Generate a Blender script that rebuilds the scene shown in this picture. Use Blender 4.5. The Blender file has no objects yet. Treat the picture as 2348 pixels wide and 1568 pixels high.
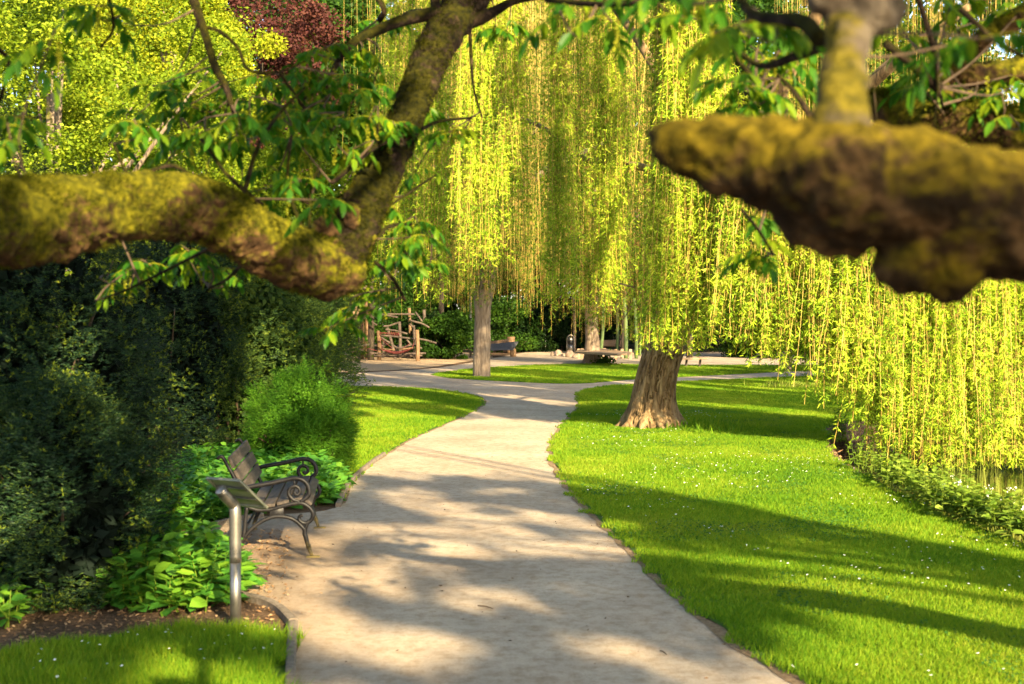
import bpy, math, random
import numpy as np
from mathutils import Vector
C = bpy.context.scene.collection
PI = math.pi
CAMH = 2.05; F = 2347*45/36.0; PITCH = math.radians(0.957)
fw = np.array([0, math.cos(PITCH), -math.sin(PITCH)]); up = np.array([0, math.sin(PITCH), math.cos(PITCH)]); rt = np.array([1., 0, 0])
cam0 = np.array([0, 0, CAMH])
SUN_AZ = np.array([0.43, -0.90]); SUN_AZ /= np.linalg.norm(SUN_AZ); SUN_EL = math.radians(24)

def W(px, py, Z):
    return cam0 + fw*Z + rt*((px-1173.5)/F*Z) - up*((py-784)/F*Z)
def G(px, py, z=0.0):
    d = fw + rt*((px-1173.5)/F) - up*((py-784)/F)
    t = (z-CAMH)/d[2]
    return cam0 + d*t
def GZ(px, Z, z=0.0):            # ground point in column px at distance Z
    return np.array([(px-1173.5)/F*Z, Z, z])
def proj(P):
    P = np.atleast_2d(P)-cam0
    z = P@fw; z = np.where(np.abs(z) < 1e-3, 1e-3, z)
    return 1173.5+F*(P@rt)/z, 784-F*(P@up)/z, z

# ------------------------------------------------------------------ noise
def _h(ix, iy, iz, s):
    n = (ix.astype(np.int64)*374761393 + iy.astype(np.int64)*668265263 + iz.astype(np.int64)*2147483647 + s*1274126177) & 0xffffffff
    n = ((n ^ (n >> 13))*1274126177) & 0xffffffff
    n = (n ^ (n >> 16)) & 0xffffffff
    return n/4294967295.0
def vn(p, s=1.0, seed=0):
    p = np.asarray(p, float)*s; i = np.floor(p).astype(np.int64); f = p-i; f = f*f*(3-2*f)
    r = 0
    for dx in (0, 1):
        for dy in (0, 1):
            for dz in (0, 1):
                w = (f[..., 0] if dx else 1-f[..., 0])*(f[..., 1] if dy else 1-f[..., 1])*(f[..., 2] if dz else 1-f[..., 2])
                r = r+w*_h(i[..., 0]+dx, i[..., 1]+dy, i[..., 2]+dz, seed)
    return r
def fbm(p, s=1.0, o=3, seed=0):
    a = 0; t = 0; w = 1.0
    for k in range(o):
        a = a+w*vn(p, s*2**k, seed+k*17); t += w; w *= .5
    return a/t
def unit(v):
    v = np.asarray(v, float)
    return v/np.maximum(np.linalg.norm(v, axis=-1, keepdims=True), 1e-9)

# ------------------------------------------------------------------ mesh builder
WOFF = {}
class MB:
    def __init__(s): s.v = []; s.t = []; s.q = []; s.n = 0
    def add(s, V, T=None, Q=None):
        V = np.asarray(V, float).reshape(-1, 3)
        if T is not None and len(T): s.t.append(np.asarray(T).reshape(-1, 3)+s.n)
        if Q is not None and len(Q): s.q.append(np.asarray(Q).reshape(-1, 4)+s.n)
        s.v.append(V); s.n += len(V); return s
    def build(s, name, mat, parent=None, smooth=False, origin=None):
        V = np.concatenate(s.v) if s.v else np.zeros((0, 3))
        off = np.zeros(3)
        if parent is not None: off = WOFF[parent.name]
        elif origin is not None: off = np.asarray(origin, float)
        V = V-off
        T = np.concatenate(s.t) if s.t else np.zeros((0, 3), int); Q = np.concatenate(s.q) if s.q else np.zeros((0, 4), int)
        me = bpy.data.meshes.new(name)
        me.vertices.add(len(V)); me.vertices.foreach_set('co', V.astype(np.float32).ravel())
        nl = T.size+Q.size; me.loops.add(nl)
        me.loops.foreach_set('vertex_index', np.concatenate([T.ravel(), Q.ravel()]).astype(np.int32))
        me.polygons.add(len(T)+len(Q))
        st = np.concatenate([np.arange(len(T))*3, T.size+np.arange(len(Q))*4]).astype(np.int32)
        me.polygons.foreach_set('loop_start', st)
        me.update(calc_edges=True)
        me.polygons.foreach_set('use_smooth', np.full(len(me.polygons), bool(smooth)))
        me.materials.append(mat)
        o = bpy.data.objects.new(name, me); C.objects.link(o)
        if parent is not None: o.parent = parent
        else: o.location = off
        WOFF[o.name] = off
        return o

def combine(name, pairs, parent, smooth=False):
    big = MB(); cnt = []
    ts = [], []
    for mb, mat in pairs:
        V = np.concatenate(mb.v) if mb.v else np.zeros((0, 3)); big.add(V, np.concatenate(mb.t) if mb.t else None, np.concatenate(mb.q) if mb.q else None)
        cnt.append((sum(len(x) for x in mb.t), sum(len(x) for x in mb.q)))
    o = big.build(name, pairs[0][1], parent, smooth)
    for _, mat in pairs[1:]: o.data.materials.append(mat)
    idx = np.concatenate([np.full(t, k) for k, (t, q) in enumerate(cnt)]+[np.full(q, k) for k, (t, q) in enumerate(cnt)]).astype(np.int32)
    if len(idx) == len(o.data.polygons): o.data.polygons.foreach_set('material_index', idx)
    return o
def tag(o, label=None, cat=None, group=None, kind=None):
    if label: o['label'] = label
    if cat: o['category'] = cat
    if group: o['group'] = group
    if kind: o['kind'] = kind
    return o
def thing(name, label, cat, loc, group=None):
    o = bpy.data.objects.new(name, None); C.objects.link(o); o.location = Vector([float(a) for a in loc])
    o.empty_display_size = .2
    WOFF[o.name] = np.asarray(loc, float)
    return tag(o, label, cat, group)

def catmull(P, sub):
    P = np.asarray(P, float); n = len(P)
    if n < 3:
        t = np.linspace(0, 1, sub+1)[:, None]; return P[0]*(1-t)+P[1]*t
    E = np.vstack([2*P[0]-P[1], P, 2*P[-1]-P[-2]]); out = []
    for i in range(n-1):
        a, b, c, d = E[i], E[i+1], E[i+2], E[i+3]
        for t in np.arange(sub)/sub:
            out.append(.5*((2*b)+(-a+c)*t+(2*a-5*b+4*c-d)*t*t+(-a+3*b-3*c+d)*t**3))
    out.append(P[-1]); return np.array(out)
def tube(mb, P, R, seg=8, sub=5, rough=0.0, rs=6.0, cap=True, flat=None):
    """swept tube; P points, R radii"""
    R = np.asarray(R, float)*np.ones(len(P))
    PR = catmull(np.hstack([np.asarray(P, float), R[:, None]]), sub); P = PR[:, :3]; R = np.maximum(PR[:, 3], 1e-4)
    n = len(P); T = unit(np.gradient(P, axis=0))
    ref = np.array([0, 0, 1.]) if abs(T[0][2]) < .9 else np.array([1., 0, 0])
    A = np.zeros((n, 3)); a = unit(np.cross(T[0], ref))
    for i in range(n):
        a = a-T[i]*np.dot(a, T[i]); a = a/max(np.linalg.norm(a), 1e-9); A[i] = a
    B = np.cross(T, A); th = np.arange(seg)/seg*2*PI
    cs, sn = np.cos(th), np.sin(th)
    V = P[:, None, :]+(A[:, None, :]*cs[None, :, None]+B[:, None, :]*sn[None, :, None])*R[:, None, None]
    if rough:
        k = (fbm(V, rs, 3)-.5)*2*rough
        V = V+(V-P[:, None, :])*k[..., None]
    V = V.reshape(-1, 3); i = np.arange(n-1)[:, None]*seg; j = np.arange(seg)[None, :]; j2 = (j+1) % seg
    Q = np.stack([i+j, i+j2, i+seg+j2, i+seg+j], -1).reshape(-1, 4)
    TT = None
    if cap:
        V = np.vstack([V, P[0], P[-1]]); a0 = n*seg; jj = np.arange(seg); k2 = (jj+1) % seg
        TT = np.vstack([np.stack([np.full(seg, a0), k2, jj], -1), np.stack([np.full(seg, a0+1), (n-1)*seg+jj, (n-1)*seg+k2], -1)])
    mb.add(V, TT, Q); return P
def box(mb, c, ax, ay, az, bev=0.0):
    """box centre c with half-vectors ax ay az; chamfered when bev"""
    c, ax, ay, az = [np.asarray(a, float) for a in (c, ax, ay, az)]
    if bev <= 0:
        V = [c+sx*ax+sy*ay+sz*az for sz in (-1, 1) for sy in (-1, 1) for sx in (-1, 1)]
        mb.add(V, None, [[0, 2, 3, 1], [4, 5, 7, 6], [0, 1, 5, 4], [2, 6, 7, 3], [0, 4, 6, 2], [1, 3, 7, 5]]); return
    lx, ly, lz = [np.linalg.norm(a) for a in (ax, ay, az)]
    kx, ky, kz = [max(0.0, 1-bev/l) for l in (lx, ly, lz)]
    V = []
    for sz, k in ((-1, 0), (-kz, 1), (kz, 1), (1, 0)):
        fx = 1 if k else kx; fy = 1 if k else ky
        for (x, y) in ((-fx, -ky if k else -fy), (-kx if k else -fx, -fy), (kx if k else fx, -fy), (fx, -ky if k else -fy), (fx, ky if k else fy), (kx if k else fx, fy), (-kx if k else -fx, fy), (-fx, ky if k else fy)):
            V.append(c+ax*x+ay*y+az*sz)
    Q = []
    for r in range(3):
        for j in range(8): Q.append([r*8+j, r*8+(j+1) % 8, r*8+8+(j+1) % 8, r*8+8+j])
    T = []
    for base, flip in ((0, 1), (24, 0)):
        for j in range(1, 7): T.append([base, base+j+1, base+j] if flip else [base, base+j, base+j+1])
    mb.add(V, T, Q)
def ico(mb, c, r, seg=24, rough=.15, rs=2.0, seed=0):
    th = np.linspace(0, PI, seg//2+1)[1:-1]; ph = np.arange(seg)/seg*2*PI
    D = np.stack([np.sin(th)[:, None]*np.cos(ph), np.sin(th)[:, None]*np.sin(ph), np.cos(th)[:, None]*np.ones(seg)], -1).reshape(-1, 3)
    D = np.vstack([D, [0, 0, 1], [0, 0, -1]])
    k = 1+(fbm(D+seed*3.1, rs, 3, seed)-.5)*2*rough
    V = np.asarray(c)+D*k[:, None]*np.asarray(r)
    m = len(th); i = np.arange(m-1)[:, None]*seg; j = np.arange(seg)[None, :]; j2 = (j+1) % seg
    Q = np.stack([i+j, i+seg+j, i+seg+j2, i+j2], -1).reshape(-1, 4); a = m*seg; jj = np.arange(seg); k2 = (jj+1) % seg
    T = np.vstack([np.stack([np.full(seg, a), jj, k2], -1), np.stack([np.full(seg, a+1), (m-1)*seg+k2, (m-1)*seg+jj], -1)])
    mb.add(V, T, Q)
def leafquads(mb, Cn, D, L, Wd, rng, side=None, mid=.42, bend=0.0):
    n = len(Cn); D = unit(D)
    if side is None: side = rng.normal(size=(n, 3))
    S = unit(np.cross(D, side)); N = np.cross(D, S)
    L = np.asarray(L)*np.ones(n); Wd = np.asarray(Wd)*np.ones(n)
    a = Cn; b = Cn+D*(L*mid)[:, None]+S*(Wd/2)[:, None]; c = Cn+D*L[:, None]; d = Cn+D*(L*mid)[:, None]-S*(Wd/2)[:, None]
    if bend:
        c = c+N*(L*bend)[:, None]
    V = np.stack([a, b, c, d], 1).reshape(-1, 3); Q = np.arange(n*4).reshape(-1, 4)
    mb.add(V, None, Q)

# ------------------------------------------------------------------ materials
def newmat(name):
    m = bpy.data.materials.new(name); m.use_nodes = True; nt = m.node_tree
    for n in list(nt.nodes): nt.nodes.remove(n)
    return m, nt
def N(nt, t, **k):
    n = nt.nodes.new(t)
    for a, b in k.items():
        if a.startswith('_'): n.inputs[a[1:]].default_value = b
        else: setattr(n, a, b)
    return n
def ramp(nt, stops, src, interp='LINEAR'):
    r = nt.nodes.new('ShaderNodeValToRGB'); r.color_ramp.interpolation = interp; el = r.color_ramp.elements
    while len(el) > 1: el.remove(el[-1])
    el[0].position = stops[0][0]; el[0].color = (*stops[0][1], 1)
    for p, c in stops[1:]:
        e = el.new(p); e.color = (*c, 1)
    nt.links.new(src, r.inputs[0]); return r.outputs[0]
def noise(nt, scale, detail=3, rough=.55, vec=None, dist=0.0):
    n = N(nt, 'ShaderNodeTexNoise'); n.inputs['Scale'].default_value = scale; n.inputs['Detail'].default_value = detail
    n.inputs['Roughness'].default_value = rough; n.inputs['Distortion'].default_value = dist
    if vec is not None: nt.links.new(vec, n.inputs['Vector'])
    return n.outputs['Fac']
def coords(nt, scale=(1, 1, 1)):
    g = N(nt, 'ShaderNodeTexCoord'); mp = N(nt, 'ShaderNodeMapping'); mp.inputs['Scale'].default_value = scale
    nt.links.new(g.outputs['Object'], mp.inputs['Vector']); return mp.outputs['Vector']
def mixc(nt, fac, a, b, mode='MIX'):
    m = N(nt, 'ShaderNodeMix', data_type='RGBA', blend_type=mode)
    for sock, val in ((m.inputs['Factor'], fac), (m.inputs['A'], a), (m.inputs['B'], b)):
        pass
    ins = [i for i in m.inputs if i.enabled]
    for sock, val in zip(ins, (fac, a, b)):
        if hasattr(val, 'is_linked') or isinstance(val, bpy.types.NodeSocket): nt.links.new(val, sock)
        elif isinstance(val, (int, float)): sock.default_value = val
        else: sock.default_value = (*val, 1)
    return [o for o in m.outputs if o.enabled][0]
def math_(nt, op, a, b=None, clamp=False):
    m = N(nt, 'ShaderNodeMath', operation=op); m.use_clamp = clamp
    for i, v in enumerate((a, b)):
        if v is None: continue
        if isinstance(v, bpy.types.NodeSocket): nt.links.new(v, m.inputs[i])
        else: m.inputs[i].default_value = v
    return m.outputs[0]
def leafmat(name, cols, trans=.45, rough=.5, clump=1.2, spec=.3):
    """cols: dark..light list of colours, picked per leaf island and drifting with position"""
    m, nt = newmat(name); g = N(nt, 'ShaderNodeNewGeometry'); v = coords(nt)
    nz = noise(nt, clump, 2, .5, v)
    f = math_(nt, 'ADD', math_(nt, 'MULTIPLY', g.outputs['Random Per Island'], .55), math_(nt, 'MULTIPLY', nz, .9)); f = math_(nt, 'SUBTRACT', f, .22, True)
    st = [(i/(len(cols)-1), c) for i, c in enumerate(cols)]
    col = ramp(nt, st, f)
    p = N(nt, 'ShaderNodeBsdfPrincipled'); p.inputs['Roughness'].default_value = rough+.08; p.inputs['Specular IOR Level'].default_value = spec*.4
    t = N(nt, 'ShaderNodeBsdfTranslucent'); mx = N(nt, 'ShaderNodeMixShader'); mx.inputs[0].default_value = trans
    tc = mixc(nt, 1.0, col, (1.0, 1.0, .35), 'MULTIPLY')
    nt.links.new(col, p.inputs['Base Color']); nt.links.new(tc, t.inputs['Color'])
    nt.links.new(p.outputs[0], mx.inputs[1]); nt.links.new(t.outputs[0], mx.inputs[2])
    o = N(nt, 'ShaderNodeOutputMaterial'); nt.links.new(mx.outputs[0], o.inputs[0]); return m
def surf(name, build, rough=.8, bump=None, bdist=.01, bstr=.5, metal=0.0, spec=.3):
    m, nt = newmat(name); p = N(nt, 'ShaderNodeBsdfPrincipled'); p.inputs['Metallic'].default_value = metal
    p.inputs['Specular IOR Level'].default_value = spec
    col = build(nt)
    if isinstance(col, bpy.types.NodeSocket): nt.links.new(col, p.inputs['Base Color'])
    else: p.inputs['Base Color'].default_value = (*col, 1)
    if isinstance(rough, (int, float)): p.inputs['Roughness'].default_value = rough
    else: nt.links.new(rough(nt), p.inputs['Roughness'])
    if bump:
        b = N(nt, 'ShaderNodeBump'); b.inputs['Strength'].default_value = bstr; b.inputs['Distance'].default_value = bdist
        nt.links.new(bump(nt), b.inputs['Height']); nt.links.new(b.outputs[0], p.inputs['Normal'])
    o = N(nt, 'ShaderNodeOutputMaterial'); nt.links.new(p.outputs[0], o.inputs[0]); return m

M = {}
def bark_build(a, b, c, sc=(1, 1, .18), s=14, moss=None, mossbias=.0):
    def f(nt):
        v = coords(nt, sc); n = noise(nt, s, 5, .65, v, .4)
        col = ramp(nt, [(.3, a), (.5, b), (.72, c)], n)
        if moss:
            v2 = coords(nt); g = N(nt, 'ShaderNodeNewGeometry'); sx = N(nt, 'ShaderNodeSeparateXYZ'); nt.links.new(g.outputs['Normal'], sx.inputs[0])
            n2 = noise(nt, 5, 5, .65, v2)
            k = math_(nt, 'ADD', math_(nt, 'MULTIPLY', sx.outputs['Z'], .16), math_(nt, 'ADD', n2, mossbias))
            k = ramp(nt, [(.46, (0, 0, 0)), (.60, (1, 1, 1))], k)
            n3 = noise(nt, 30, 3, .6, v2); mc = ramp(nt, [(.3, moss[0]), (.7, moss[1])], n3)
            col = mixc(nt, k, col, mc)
        return col
    return f
M['willow_bark'] = surf('willow_bark', bark_build((.055, .034, .016), (.20, .13, .062), (.34, .25, .13), (1, 1, .16), 13), .9,
    lambda nt: noise(nt, 16, 5, .7, coords(nt, (1, 1, .15)), .5), .03, .9)
M['grey_bark'] = surf('grey_bark', bark_build((.09, .065, .045), (.22, .165, .12), (.34, .27, .20), (1, 1, .14), 16), .9,
    lambda nt: noise(nt, 20, 5, .7, coords(nt, (1, 1, .15)), .5), .02, .8)
M['dark_bark'] = surf('dark_bark', bark_build((.012, .010, .008), (.04, .03, .02), (.09, .07, .05)), .9,
    lambda nt: noise(nt, 30, 4, .7, coords(nt)), .01, .8)
M['mossy_bark'] = surf('mossy_bark', bark_build((.012, .007, .004), (.075, .042, .02), (.26, .15, .065), (1, 1, 1), 10, ((.016, .022, .002), (.17, .155, .008)), .06), .95,
    lambda nt: noise(nt, 26, 6, .7, coords(nt), .3), .03, 1.0, spec=.1)
M['bough_bark_shaded'] = surf('bough_bark_shaded', bark_build((.006, .005, .003), (.035, .022, .010), (.20, .12, .05), (1, 1, 1), 9, ((.02, .018, .002), (.19, .14, .010)), .0), .95,  # moss above is real; near-black bark puts the underside's shade into the colour
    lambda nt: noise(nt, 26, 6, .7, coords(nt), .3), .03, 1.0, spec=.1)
M['stub_bark'] = surf('stub_bark', bark_build((.03, .024, .018), (.10, .08, .06), (.20, .165, .125), (1, 1, .5), 12, ((.03, .03, .006), (.15, .12, .012)), -.05), .95,
    lambda nt: noise(nt, 30, 6, .7, coords(nt), .3), .02, 1.0, spec=.1)
M['rise_bark'] = surf('rise_bark', bark_build((.006, .004, .003), (.018, .012, .009), (.10, .066, .044), (1, 1, 1), 11, ((.005, .007, .002), (.045, .042, .004)), .03), .95,
    lambda nt: noise(nt, 40, 6, .75, coords(nt), .3), .02, 1.0, spec=.1)
M['twig'] = surf('twig', lambda nt: ramp(nt, [(.3, (.03, .02, .014)), (.7, (.12, .08, .05))], noise(nt, 12, 3, .6, coords(nt))), .8)
M['pale_twig'] = surf('pale_twig', lambda nt: ramp(nt, [(.3, (.14, .08, .05)), (.7, (.30, .19, .12))], noise(nt, 12, 3, .6, coords(nt))), .8)
M['withy'] = surf('withy', lambda nt: ramp(nt, [(.3, (.26, .15, .03)), (.7, (.46, .34, .06))], noise(nt, 3, 2, .6, coords(nt))), .6)
M['willow_leaf'] = leafmat('willow_leaf', [(.035, .09, .010), (.20, .34, .02), (.46, .58, .035), (.74, .76, .10)], .30, .45, 1.1)
M['willow_leaf_shaded'] = leafmat('willow_leaf_shaded', [(.018, .05, .006), (.06, .13, .008), (.24, .32, .02)], .34, .5, .6)  # darker copy of willow_leaf: shade on the far strands put into the colour
M['walnut_leaf'] = leafmat('walnut_leaf', [(.015, .07, .008), (.05, .17, .010), (.28, .36, .010)], .5, .35, 2.5, .5)
M['catkin'] = leafmat('catkin', [(.16, .19, .012), (.36, .36, .02)], .3, .6, 4)
M['bright_leaf'] = leafmat('bright_leaf', [(.04, .075, .006), (.16, .24, .010), (.38, .43, .03)], .42, .5, .8)
M['yellow_leaf'] = leafmat('yellow_leaf', [(.15, .19, .010), (.30, .34, .014), (.44, .46, .03)], .42, .5, .8)
M['mid_leaf'] = leafmat('mid_leaf', [(.010, .030, .006), (.028, .075, .008), (.075, .15, .012)], .4, .5, .8)
M['dark_leaf'] = leafmat('dark_leaf', [(.005, .014, .006), (.012, .034, .008), (.035, .07, .010)], .3, .5, .8)
M['copper_leaf'] = leafmat('copper_leaf', [(.03, .012, .012), (.08, .025, .022), (.15, .06, .035)], .35, .5, .8)
M['yew_leaf'] = leafmat('yew_leaf', [(.003, .011, .008), (.009, .028, .014), (.026, .06, .020), (.14, .20, .02)], .2, .45, 1.6, .4)
M['conifer_leaf'] = leafmat('conifer_leaf', [(.008, .025, .010), (.026, .06, .018), (.08, .14, .025), (.2, .25, .04)], .25, .5, 1.8)
M['yew_inner_shade'] = leafmat('yew_inner_shade', [(.002, .006, .004), (.006, .014, .008)], .1, .7, 3)  # darkened copy of yew_leaf: shade inside the hollows put into the colour
M['yew_tip'] = leafmat('yew_tip', [(.07, .12, .012), (.24, .30, .03)], .35, .5, 3)
M['spirea_leaf'] = leafmat('spirea_leaf', [(.025, .085, .008), (.07, .20, .012), (.17, .33, .025)], .4, .5, 3)
M['comfrey_leaf'] = leafmat('comfrey_leaf', [(.035, .14, .022), (.085, .26, .028), (.24, .42, .03)], .4, .4, 1.5, .5)
M['nettle_leaf'] = leafmat('nettle_leaf', [(.05, .12, .014), (.16, .25, .022), (.32, .40, .06)], .35, .5, 3)
M['grass_blade'] = leafmat('grass_blade', [(.04, .13, .008), (.095, .225, .010), (.165, .295, .014), (.27, .35, .02), (.36, .36, .06)], .42, .5, .45, .25)
M['clover'] = leafmat('clover', [(.03, .10, .015), (.07, .19, .03)], .3, .6, 2)
M['moss'] = leafmat('moss', [(.008, .012, .002), (.045, .05, .004), (.13, .125, .008)], .2, .8, 6, .05)
M['dark_moss'] = leafmat('dark_moss', [(.004, .006, .001), (.018, .022, .002), (.08, .075, .005)], .2, .8, 6, .05)
M['reed'] = leafmat('reed', [(.16, .20, .03), (.30, .33, .06)], .4, .5, 3)
M['litter'] = leafmat('litter', [(.10, .05, .02), (.24, .14, .07), (.42, .30, .18)], .1, .7, 3)
M['petal'] = surf('petal', lambda nt: (.85, .85, .80), .6)
M['yellow_petal'] = surf('yellow_petal', lambda nt: (.8, .5, .02), .6)
M['lawn'] = surf('lawn', lambda nt: ramp(nt, [(.3, (.03, .075, .006)), (.6, (.065, .145, .006)), (.8, (.11, .17, .010))], noise(nt, 2.2, 5, .7, coords(nt))), .9,
    lambda nt: noise(nt, 60, 3, .7, coords(nt)), .03, .8)
def path_col(nt):
    v = coords(nt)
    big = ramp(nt, [(.3, (.39, .305, .225)), (.7, (.56, .465, .36))], noise(nt, .8, 5, .65, v))
    fine = ramp(nt, [(.28, (.45, .42, .4)), (.42, (.92, .92, .92)), (.6, (1.0, 1.0, 1.0)), (.75, (1.3, 1.28, 1.25))], noise(nt, 55, 4, .85, v))
    c = mixc(nt, 1.0, big, fine, 'MULTIPLY')
    mid = ramp(nt, [(.45, (1, 1, 1)), (.68, (.72, .66, .58))], noise(nt, 9, 5, .7, v))
    c = mixc(nt, 1.0, c, mid, 'MULTIPLY')
    sx = N(nt, 'ShaderNodeSeparateXYZ'); nt.links.new(v, sx.inputs[0]); nz = noise(nt, 1.6, 5, .7, v)
    f = math_(nt, 'ADD', math_(nt, 'MULTIPLY', sx.outputs['X'], -.75), math_(nt, 'MULTIPLY', nz, 1.5)); f = math_(nt, 'SUBTRACT', f, 1.36, True)
    g = math_(nt, 'MULTIPLY', math_(nt, 'SUBTRACT', 13.5, sx.outputs['Y']), .6, True); f = math_(nt, 'MULTIPLY', math_(nt, 'MULTIPLY', f, g), .8, True)
    dirt = ramp(nt, [(.3, (.12, .075, .045)), (.5, (.24, .16, .10)), (.72, (.38, .28, .19))], noise(nt, 24, 6, .8, v))
    return mixc(nt, f, c, dirt)
M['gravel'] = surf('gravel', path_col, .9, lambda nt: noise(nt, 110, 4, .7, coords(nt)), .012, .7, spec=.15)
M['soil'] = surf('soil', lambda nt: ramp(nt, [(.3, (.05, .03, .018)), (.5, (.12, .075, .045)), (.72, (.25, .16, .10))], noise(nt, 22, 6, .75, coords(nt))), .95,
    lambda nt: noise(nt, 30, 5, .75, coords(nt)), .03, 1.0, spec=.1)
M['edge_soil'] = surf('edge_soil', lambda nt: ramp(nt, [(.3, (.10, .065, .035)), (.5, (.26, .18, .11)), (.72, (.44, .34, .22))], noise(nt, 26, 6, .8, coords(nt))), .95, lambda nt: noise(nt, 30, 5, .75, coords(nt)), .03, 1.0, spec=.1)
M['mulch'] = surf('mulch', lambda nt: ramp(nt, [(.3, (.25, .165, .10)), (.5, (.45, .32, .20)), (.72, (.6, .46, .31))], noise(nt, 14, 6, .8, coords(nt))), .95,
    lambda nt: noise(nt, 22, 5, .75, coords(nt)), .04, 1.0, spec=.1)
M['kerb'] = surf('kerb', lambda nt: ramp(nt, [(.3, (.10, .08, .06)), (.7, (.26, .21, .16))], noise(nt, 18, 5, .7, coords(nt))), .9,
    lambda nt: noise(nt, 40, 5, .7, coords(nt)), .01, .8)
M['slat'] = surf('slat', lambda nt: ramp(nt, [(.3, (.032, .026, .022)), (.55, (.08, .064, .053)), (.75, (.16, .13, .11))], noise(nt, 30, 5, .7, coords(nt, (1, .06, 1)))), .7,
    lambda nt: noise(nt, 60, 4, .7, coords(nt, (1, .06, 1))), .004, .7)
def iron_col(nt):
    v = coords(nt); base = ramp(nt, [(.35, (.006, .006, .008)), (.65, (.017, .016, .017)), (.85, (.06, .04, .025))], noise(nt, 25, 5, .7, v))
    g = N(nt, 'ShaderNodeTexCoord'); sx = N(nt, 'ShaderNodeSeparateXYZ'); nt.links.new(g.outputs['Object'], sx.inputs[0])
    k = math_(nt, 'SUBTRACT', .34, math_(nt, 'MULTIPLY', sx.outputs['Z'], 1.0)); k = math_(nt, 'ADD', k, math_(nt, 'MULTIPLY', noise(nt, 9, 4, .7, v), .5))
    k = ramp(nt, [(.42, (0, 0, 0)), (.66, (1, 1, 1))], k)
    return mixc(nt, k, base, (.26, .20, .07))
M['iron'] = surf('iron', iron_col, .45, lambda nt: noise(nt, 50, 4, .6, coords(nt)), .003, .5, .0, .25)
M['steel'] = surf('steel', lambda nt: ramp(nt, [(.3, (.16, .15, .13)), (.7, (.30, .28, .25))], noise(nt, 8, 4, .6, coords(nt))), .38, None, metal=.85)
M['steel_dull'] = surf('steel_dull', lambda nt: ramp(nt, [(.3, (.18, .19, .14)), (.7, (.34, .34, .26))], noise(nt, 10, 4, .6, coords(nt))), .45, None, metal=.6)
M['log'] = surf('log', lambda nt: ramp(nt, [(.3, (.08, .046, .025)), (.55, (.19, .115, .06)), (.75, (.34, .22, .12))], noise(nt, 10, 5, .7, coords(nt, (1, 1, .15)))), .8,
    lambda nt: noise(nt, 14, 4, .7, coords(nt, (1, 1, .15))), .02, .7)
M['dark_log'] = surf('dark_log', lambda nt: ramp(nt, [(.3, (.035, .026, .022)), (.7, (.13, .095, .075))], noise(nt, 8, 5, .7, coords(nt))), .8)
M['plank'] = surf('plank', lambda nt: ramp(nt, [(.3, (.24, .15, .09)), (.7, (.46, .32, .20))], noise(nt, 9, 5, .7, coords(nt, (.2, 1, 1)))), .8)
M['blue_slat'] = surf('blue_slat', lambda nt: ramp(nt, [(.3, (.055, .056, .062)), (.7, (.12, .12, .13))], noise(nt, 14, 4, .6, coords(nt))), .6)
M['red_rope'] = surf('red_rope', lambda nt: (.15, .035, .035), .8)
M['red_board'] = surf('red_board', lambda nt: (.45, .06, .05), .6)
M['stone'] = surf('stone', lambda nt: ramp(nt, [(.3, (.16, .11, .08)), (.7, (.38, .28, .21))], noise(nt, 7, 5, .7, coords(nt))), .9, lambda nt: noise(nt, 12, 5, .7, coords(nt)), .03, .8)
M['bin_black'] = surf('bin_black', lambda nt: (.02, .02, .022), .35)
M['green_post'] = surf('green_post', lambda nt: ramp(nt, [(.3, (.06, .10, .035)), (.7, (.15, .21, .07))], noise(nt, 6, 4, .6, coords(nt, (1, 1, .2)))), .75)
M['grey_panel'] = surf('grey_panel', lambda nt: (.42, .40, .36), .6)
M['fence_green'] = surf('fence_green', lambda nt: (.012, .05, .035), .5)
def water_mat():
    m, nt = newmat('water'); p = N(nt, 'ShaderNodeBsdfPrincipled'); p.inputs['Base Color'].default_value = (.018, .020, .010, 1); p.inputs['Roughness'].default_value = .06
    p.inputs['Specular IOR Level'].default_value = .4
    b = N(nt, 'ShaderNodeBump'); b.inputs['Strength'].default_value = .25; b.inputs['Distance'].default_value = .02
    nt.links.new(noise(nt, 3.5, 3, .5, coords(nt, (1, 2.2, 1))), b.inputs['Height']); nt.links.new(b.outputs[0], p.inputs['Normal'])
    o = N(nt, 'ShaderNodeOutputMaterial'); nt.links.new(p.outputs[0], o.inputs[0]); return m
M['water'] = water_mat()

# ------------------------------------------------------------------ ground
def inpoly(x, y, P):
    x = np.asarray(x); y = np.asarray(y); r = np.zeros(x.shape, bool); n = len(P); j = n-1
    for i in range(n):
        xi, yi = P[i]; xj, yj = P[j]
        c = ((yi > y) != (yj > y)) & (x < (xj-xi)*(y-yi)/((yj-yi) if yj != yi else 1e-9)+xi); r ^= c; j = i
    return r
def distpoly(x, y, P, closed=True):
    d = np.full(np.shape(x), 1e9); n = len(P)
    for i in range(n if closed else n-1):
        ax, ay = P[i]; bx, by = P[(i+1) % n]; dx, dy = bx-ax, by-ay; L2 = dx*dx+dy*dy+1e-12
        t = np.clip(((x-ax)*dx+(y-ay)*dy)/L2, 0, 1); d = np.minimum(d, np.hypot(x-ax-t*dx, y-ay-t*dy))
    return d
def gp(L): return [tuple(G(a, b)[:2]) for a, b in L]
def smoothpoly(P, sub=4, jit=.0, seed=1):
    Q = catmull(np.array([(a, b, 0) for a, b in P]), sub)[:, :2]
    if jit:
        p3 = np.hstack([Q, np.zeros((len(Q), 1))]); Q = Q+np.stack([vn(p3, 3.1, seed)-.5, vn(p3, 3.3, seed+5)-.5], 1)*jit
    return Q
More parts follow.
